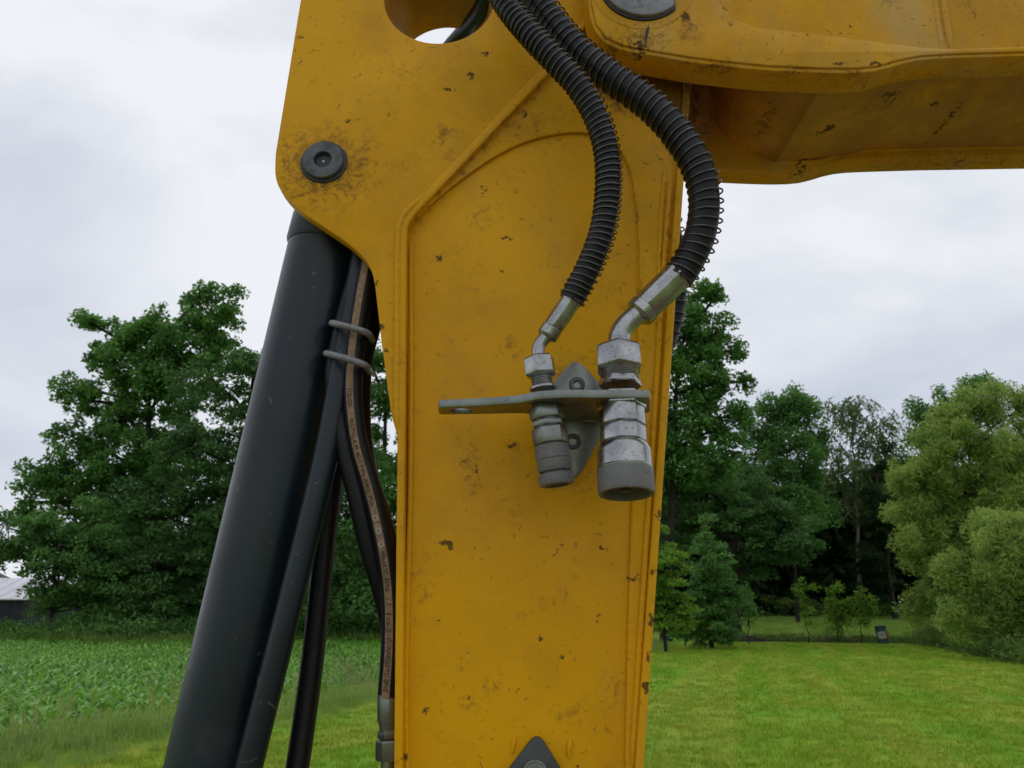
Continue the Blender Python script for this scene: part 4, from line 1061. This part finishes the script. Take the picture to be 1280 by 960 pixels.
# tan stripe and its print wrapped on the hose
Ls = [0.0]
for i in range(1, len(pp)): Ls.append(Ls[-1] + (pp[i] - pp[i - 1]).length)
frm = frames(pp)
def on_hose(s, w, r):
    s = min(max(s, 0), Ls[-1] - 1e-6); i = 0
    lo, hi = 0, len(Ls) - 2
    while lo < hi:
        mid = (lo + hi + 1) // 2
        if Ls[mid] <= s: lo = mid
        else: hi = mid - 1
    i = lo; t = (s - Ls[i]) / (Ls[i + 1] - Ls[i])
    p = pp[i].lerp(pp[i + 1], t); tg = frm[i][0].lerp(frm[i + 1][0], t).normalized()
    # stripe faces the camera side: -Y, turned a little to the left
    a = Vector((-0.12, -1, -0.1)); a = (a - tg * a.dot(tg)).normalized(); b = tg.cross(a)
    an = w / r
    return p + (a * math.cos(an) + b * math.sin(an)) * r
sv, sf = [], []
for i in range(len(pp)):
    for k in range(5): sv.append(on_hose(Ls[i], (k - 2) / 2 * .0048, .0125 + .0004))
for i in range(len(pp) - 1):
    for k in range(4): sf.append((i * 5 + k, i * 5 + k + 1, (i + 1) * 5 + k + 1, (i + 1) * 5 + k))
stripe = MB().add(sv, sf).build('print_stripe', M['tan'], ph, 60)
def hose_text(txt, s0, s1, size, mat, flip=1):
    cu = bpy.data.curves.new('print', 'FONT'); cu.body = txt; cu.size = size; cu.resolution_u = 2; cu.space_character = 1.0
    ob = bpy.data.objects.new('tmp', cu); me = bpy.data.meshes.new_from_object(ob)
    bpy.data.objects.remove(ob)
    bm = bmesh.new(); bm.from_mesh(me)
    bmesh.ops.subdivide_edges(bm, edges=[e for e in bm.edges if e.calc_length() > .003], cuts=2)
    xsv = [v.co.x for v in bm.verts]; xm = max(xsv); k = (s1 - s0) / xm
    for v in bm.verts: v.co = on_hose(s0 + v.co.x * k, (v.co.y - size * .36) * flip, .0125 + .0008)
    bmesh.ops.recalc_face_normals(bm, faces=bm.faces)
    bm.to_mesh(me); bm.free(); me.materials.clear()
    return link('printed_text', me, mat, stripe, None)
def s_at(py):
    best = min(range(len(pp)), key=lambda i: abs(P(640, py, pp[i].y).z - pp[i].z)); return Ls[best]
hose_text('TOUGH', s_at(486), s_at(508), .0085, M['ink'], -1)
hose_text('NGTG-4 M 40.0 MPa (5800 PSI)', s_at(528), s_at(636), .0085, M['ink'], -1)
for q in (646, 663, 680):
    s = s_at(q)
    cv, cf = [], []
    for k in range(20):
        a = 2 * math.pi * k / 20
        for rr in (.0036, .0024): cv.append(on_hose(s + math.cos(a) * rr, math.sin(a) * rr, .0133))
    cf = [(2 * k, (2 * k + 2) % 40, (2 * k + 3) % 40, 2 * k + 1) for k in range(20)]
    MB().add(cv, cf).build('round_emblem', M['ink_pale'], stripe, None)
hose_text('MSHA IC 40/06', s_at(692), s_at(742), .0085, M['ink'], -1)
hose_text('I . F', s_at(748), s_at(758), .0085, M['ink'], -1)
hose_text('8 mm (5/16")-WP', s_at(763), s_at(816), .0085, M['ink'], -1)
hose_text('4500 PSI-DN8', s_at(820), s_at(862), .0085, M['ink'], -1)
def along(a, b): return (b - a).normalized()
e0, e1 = P(485, 866, .99), P(484.5, 985, .99); d_ = along(e0, e1); k_ = S(1, 900, .99)
MB().lathe(e0, d_, [(0, .0115), (.002, .0125), (.030, .0125), (.034, .0105), (.040, .0100), (.040, .0085)], 28).build('ferrule', M['zinc_dull'], ph)
MB().lathe(e0 + d_ * .040, d_, [(0, .0105), (.002, .012), (.008, .012), (.010, .0105)], 6, .2).build('hex_collar', M['zinc_dull'], ph)
MB().lathe(e0 + d_ * .051, d_, [(0, .012), (.002, .014), (.020, .014), (.022, .0125)], 6, .35).build('hex_nut', M['zinc_dull'], ph)
MB().lathe(e0 + d_ * .07, d_, [(0, .008), (.5, .008)], 20).build('steel_pipe', M['zinc_dull'], ph)

th, _ = plain_hose('black hose passing through the round hole of the yellow ear plate', [P(606, -150, .86), P(612, -80, .915), P(613, -25, .97), P(601, 12, 1.04), P(577, 42, 1.13), P(535, 90, 1.22), P(480, 150, 1.3)], .0135)
th['group'] = 'plain black hoses'

# ------------------------------------------------------------------ spring guarded hoses
def spring_hose(label, pts, r, turns, off=(0, 0, 0), wire=.0013, sr=1.17):
    pp = catmull(pts, .006)
    t = thing('hydraulic_hose', label, 'hose', tuple(pts[-1]), 'hoses guarded by steel springs')
    MB().tube(pp, r, 22).build('rubber_tube', M['rubber'], t, 60)
    fr = frames(pp); L = [0.0]
    for i in range(1, len(pp)): L.append(L[-1] + (pp[i] - pp[i - 1]).length)
    hp = []; N = turns * 18; rr = random.Random(3); ph_ = 0.0
    warp = [rr.uniform(-.5, .5) for _ in range(turns + 3)]
    for k in range(N + 1):
        u = k / N; tn = u * turns; w = warp[int(tn)] * (1 - tn % 1) + warp[int(tn) + 1] * (tn % 1)
        s = min(max((tn + w * .28) / turns, 0), 1) * L[-1]; j = min(int(s / L[-1] * (len(pp) - 1)), len(pp) - 2)
        f = s / L[-1] * (len(pp) - 1) - j
        p = pp[j].lerp(pp[j + 1], f); a, b = fr[j][1], fr[j][2]; an = 2 * math.pi * tn
        e = min(1, (1 - u) * 14)
        hp.append(p + (a * math.cos(an) + b * math.sin(an)) * r * sr + Vector(off) * (.3 + .7 * math.sin(u * 9) ** 2) * e)
    MB().tube(hp, wire, 6).build('spring_guard', M['spring'], t, 60)
    return t, pp
def ferrule(t, a, b, r, mat, ring=True):
    d = along(a, b); L = (b - a).length
    o = MB().lathe(a, d, [(-.003, r * .9), (0, r * 1.02), (L * .12, r * 1.03), (L * .14, r * .985), (L * .5, r), (L * .92, r * .97), (L, r * .9)], 9, .3).build('ferrule', mat, t, 20, bevel=.0012)
    if ring: MB().lathe(b - d * .002, d, [(0, r * .84), (.002, r * 1.0), (.012, r * .98), (.015, r * .80)], 30).build('ferrule_ring', mat, t)
# small hose
YS = .872
hs, _ = spring_hose('thinner spring guarded hose bending down to the left coupling', [P(590, -70, .83), P(628, 0, .822), P(660, 40, .818), P(692, 74, .818), P(722, 108, .822), P(745, 148, .83), P(758, 190, .838), P(760, 235, .845), P(753, 285, .852), P(736, 332, .86), P(714, 376, .868)], .0146, 70, (.0020, 0, 0), .00105, 1.13)
ferrule(hs, P(716, 373, .868), P(690, 411, YS), .0128, M['zinc'])
el = catmull([P(690, 411, YS), P(683, 420, YS), P(675, 430, YS), P(672.5, 440, YS), P(673.5, 452, YS)], .003)
MB().tube(el, [.0095 if i < 3 else .0078 for i in range(len(el))], 20).build('elbow', M['zinc'], hs, 60)
# coupling axes
sA, sB = P(673, 446, YS), P(696.5, 607, YS); sd = along(sA, sB)
def sdist(py): return (sB - sA).length * (py - 446) / (607 - 446)
def hexprof(a, b, r, c=.0022): return [(a, r * .86), (a + c, r), (b - c, r), (b, r * .86)]
kS = S(1, 500, YS)
MB().lathe(sA, sd, hexprof(0, sdist(472), 20.5 * kS, .003), 6, .25).build('swivel_nut', M['zinc'], hs, 20, bevel=.001)
# big hose
YL = .868
hb, _ = spring_hose('thick spring guarded hose looping right and down to the right coupling', [P(628, -75, .872), P(655, -20, .868), P(686, 22, .866), P(720, 62, .862), P(765, 98, .856), P(808, 128, .85), P(843, 163, .846), P(869, 203, .845), P(880, 245, .848), P(876, 290, .855), P(861, 326, .862), P(847, 348, .866)], .0186, 54, (.0024, 0, -.0005), .00115, 1.11)
ferrule(hb, P(850, 342, .866), P(806, 385, YL), .0188, M['zinc'])
el = catmull([P(806, 385, YL), P(795, 394, YL), P(782, 406, YL), P(774, 420, YL), P(772.5, 440, YL)], .003)
MB().tube(el, [.0155 if i < 4 else .0125 for i in range(len(el))], 24).build('elbow', M['zinc'], hb, 60)
lA, lB = P(773, 432, YL), P(780, 624, YL); lA.y = YL + .004; lB.y = YL - .020; ld = along(lA, lB)
def ldist(py): return (lB - lA).length * (py - 432) / (624 - 432)
kL = S(1, 530, YL)
MB().lathe(lA, ld, hexprof(0, ldist(467), 31.5 * kL, .004), 6, .12).build('swivel_nut', M['zinc'], hb, 20, bevel=.0013)
# hose on the far side of the stick
spring_hose('spring guarded hose showing behind the right edge of the stick', [P(790, 120, 1.21), P(820, 215, 1.21), P(836, 275, 1.2), P(845, 325, 1.2), P(845, 368, 1.2), P(838, 408, 1.2), P(822, 450, 1.2), P(800, 480, 1.2)], .0165, 34, (.002, 0, 0), .0013, 1.2)

# ------------------------------------------------------------------ coupling bracket
zt = P(720, 486.5, .835).z; zbm = zt - .0098
def at_z(px, Y):   # x for a pixel column at this height and depth
    f = Y * _cp + (zt - CAM_H) * _sp; return (px - 640) / F_PX * f
bw = .945
brk = thing('coupling_bracket', 'grey steel bracket bolted to the stick holding two couplings', 'bracket', (at_z(720, bw), bw, zt))
outl = [(at_z(548, .880), .880), (at_z(600, .872), .872), (at_z(648, .859), .859), (at_z(672, .842), .842), (at_z(700, .836), .836), (at_z(812, .836), .836), (at_z(812, .905), .905), (at_z(772, .912), .912), (at_z(756, .944), .944), (at_z(690, .944), .944), (at_z(655, .906), .906), (at_z(600, .911), .911), (at_z(549, .913), .913)]
outl = [(p.x, p.y) for p in fillet([(x, y, .006) for x, y in outl], 4)]
hc = (at_z(577, .896), .896)
hl = [(hc[0] + .0125 * math.cos(a), hc[1] + .0125 * math.sin(a)) for a in np.linspace(0, 2 * math.pi, 32, endpoint=False)]
plate('shelf_plate', [outl, hl], zbm, zt, M['zinc_dull'], brk, .0012, 'Z')
bk = fillet([(720, 446, 16), (768, 500), (752, 545), (722, 598, 16), (712, 596, 10), (690, 545), (672, 500)], 8)
back = plate('back_plate', [xz(bk, .945)], .945, .957, M['zinc_dull'], brk, .0015)
for (x, y) in ((721, 481), (716, 552)):
    c = P(x, y, .945); MB().lathe(c, (0, -1, 0), [(-.002, .010), (.0015, .010), (.003, .009), (.003, .005), (-.001, .0045), (-.0015, .0003)], 24).build('bolt', M['steel_dark'], brk)
MB().tube([P(726, 523, .943), P(748, 526, .943)], .004, 10).build('weld_seam', M['zinc_dull'], brk, 60)

# ------------------------------------------------------------------ quick couplings
lc = thing('quick_coupling', 'large shiny steel quick coupling hanging under the bracket right end', 'coupling', tuple(lB), 'hydraulic couplings on the bracket')
def lat(t, nm, A, d, prof, n, mat, ph=0.0, sharp=25): return MB().lathe(A, d, prof, n, ph).build(nm, mat, t, sharp, bevel=.0009 if n <= 8 else 0)
thr = []
for i in range(9):
    a0 = ldist(466) + i * (ldist(488) - ldist(466)) / 9; st_ = (ldist(488) - ldist(466)) / 9; thr += [(a0, 23.0 * kL), (a0 + st_ * .45, 24.2 * kL), (a0 + st_ * .55, 24.2 * kL)]
lat(lc, 'thread', lA, ld, thr, 32, M['zinc'])
lat(lc, 'lock_washer', lA, ld, [(ldist(476), 24 * kL), (ldist(478), 27 * kL), (ldist(486), 28 * kL)], 6, M['zinc'], .5)
lat(lc, 'lock_nut', lA, ld, hexprof(ldist(497.5), ldist(517), 31 * kL, .002), 6, M['zinc'], .62)
bd = lat(lc, 'hex_body', lA, ld, [(ldist(514), 27 * kL), (ldist(516), 28.5 * kL), (ldist(537.5), 28.5 * kL), (ldist(539), 27 * kL)], 8, M['zinc'], .28)
lat(lc, 'hex_body', lA, ld, [(ldist(539.5), 27 * kL), (ldist(541), 28.5 * kL), (ldist(559), 28.5 * kL), (ldist(560.5), 26.5 * kL)], 8, M['zinc'], .28)
lat(lc, 'groove_ring', lA, ld, [(ldist(537), 26.3 * kL), (ldist(562), 26.3 * kL)], 32, M['steel_dark'])
lat(lc, 'sleeve', lA, ld, [(ldist(560), 26.5 * kL), (ldist(562), 29 * kL), (ldist(568), 32.2 * kL), (ldist(571), 32.8 * kL), (ldist(590), 33 * kL), (ldist(591.5), 34 * kL), (ldist(593), 33.6 * kL)], 48, M['zinc'])
kn = lat(lc, 'knurled_ring', lA, ld, [(ldist(592.5), 33.5 * kL), (ldist(594), 34 * kL), (ldist(618), 34 * kL), (ldist(621), 33 * kL), (ldist(621), 28.5 * kL), (ldist(610), 27 * kL), (ldist(609.5), 12 * kL)], 56, M['knurl'])
lat(lc, 'valve_face', lA, ld, [(ldist(604), 27.4 * kL), (ldist(609), 27.2 * kL), (ldist(610), 20 * kL), (ldist(612), 12 * kL), (ldist(612), 7 * kL), (ldist(618), 5.5 * kL), (ldist(618.5), .0004)], 32, M['steel_dark'])

sc_ = thing('quick_coupling', 'smaller tilted quick coupling under the middle of the bracket', 'coupling', tuple(sB), 'hydraulic couplings on the bracket')
thr = []
for i in range(8):
    a0 = sdist(471) + i * (sdist(490) - sdist(471)) / 8; st_ = (sdist(490) - sdist(471)) / 8; thr += [(a0, 12.6 * kS), (a0 + st_ * .45, 13.6 * kS), (a0 + st_ * .55, 13.6 * kS)]
lat(sc_, 'thread', sA, sd, thr, 28, M['zinc'])
lat(sc_, 'lock_washer', sA, sd, [(sdist(483), 14 * kS), (sdist(485), 17 * kS), (sdist(488), 17 * kS)], 24, M['zinc'])
lat(sc_, 'collar', sA, sd, [(sdist(498), 16 * kS), (sdist(512), 16.5 * kS)], 24, M['steel_dark'])
lat(sc_, 'hex_body', sA, sd, hexprof(sdist(511), sdist(527), 22 * kS, .0014), 6, M['zinc_dull'], .45)
lat(sc_, 'hex_body', sA, sd, hexprof(sdist(527.5), sdist(536), 21 * kS, .0012), 6, M['zinc_dull'], .2)
lat(sc_, 'hex_body', sA, sd, hexprof(sdist(536.5), sdist(558), 22.5 * kS, .0014), 6, M['zinc_dull'], .45)
lat(sc_, 'groove_ring', sA, sd, [(sdist(510), 18 * kS), (sdist(560), 18 * kS)], 24, M['steel_dark'])
lat(sc_, 'knurled_sleeve', sA, sd, [(sdist(558), 19 * kS), (sdist(560), 21.4 * kS), (sdist(575), 21.6 * kS), (sdist(576), 20.8 * kS), (sdist(587), 20.8 * kS), (sdist(590), 19.4 * kS)], 40, M['knurl'])
lat(sc_, 'neck', sA, sd, [(sdist(586), 18 * kS), (sdist(596), 18 * kS)], 32, M['grease'])
lat(sc_, 'end_cap', sA, sd, [(sdist(592.5), 19 * kS), (sdist(594.5), 21.5 * kS), (sdist(602), 21.8 * kS), (sdist(606), 20.5 * kS), (sdist(607), 18 * kS), (sdist(607), 15 * kS), (sdist(600), 14 * kS), (sdist(599.5), .0004)], 40, M['knurl'])

# ------------------------------------------------------------------ lower mounting plate
mp_ = thing('mounting_plate', 'dark grey triangular plate with bolt low on the stick', 'mounting plate', tuple(P(672, 990, .95)))
tri = fillet([(672, 914, 18), (716, 985), (724, 1030, 8), (610, 1030, 8), (618, 985)], 8)
plate('plate', [xz(tri, .953)], .951, .963, M['plate_grey'], mp_, .0015)
c = P(669, 966, .951); MB().lathe(c, (0, -1, 0), [(-.002, .0135), (.002, .0135), (.003, .0125)], 32).build('washer', M['zinc_dull'], mp_)
MB().lathe(c, (0, -1, 0), [(.002, .0105), (.003, .011), (.009, .011), (.0105, .0095), (.0105, .0055), (.005, .005), (.005, .0003)], 24).build('bolt', M['zinc_dull'], mp_)
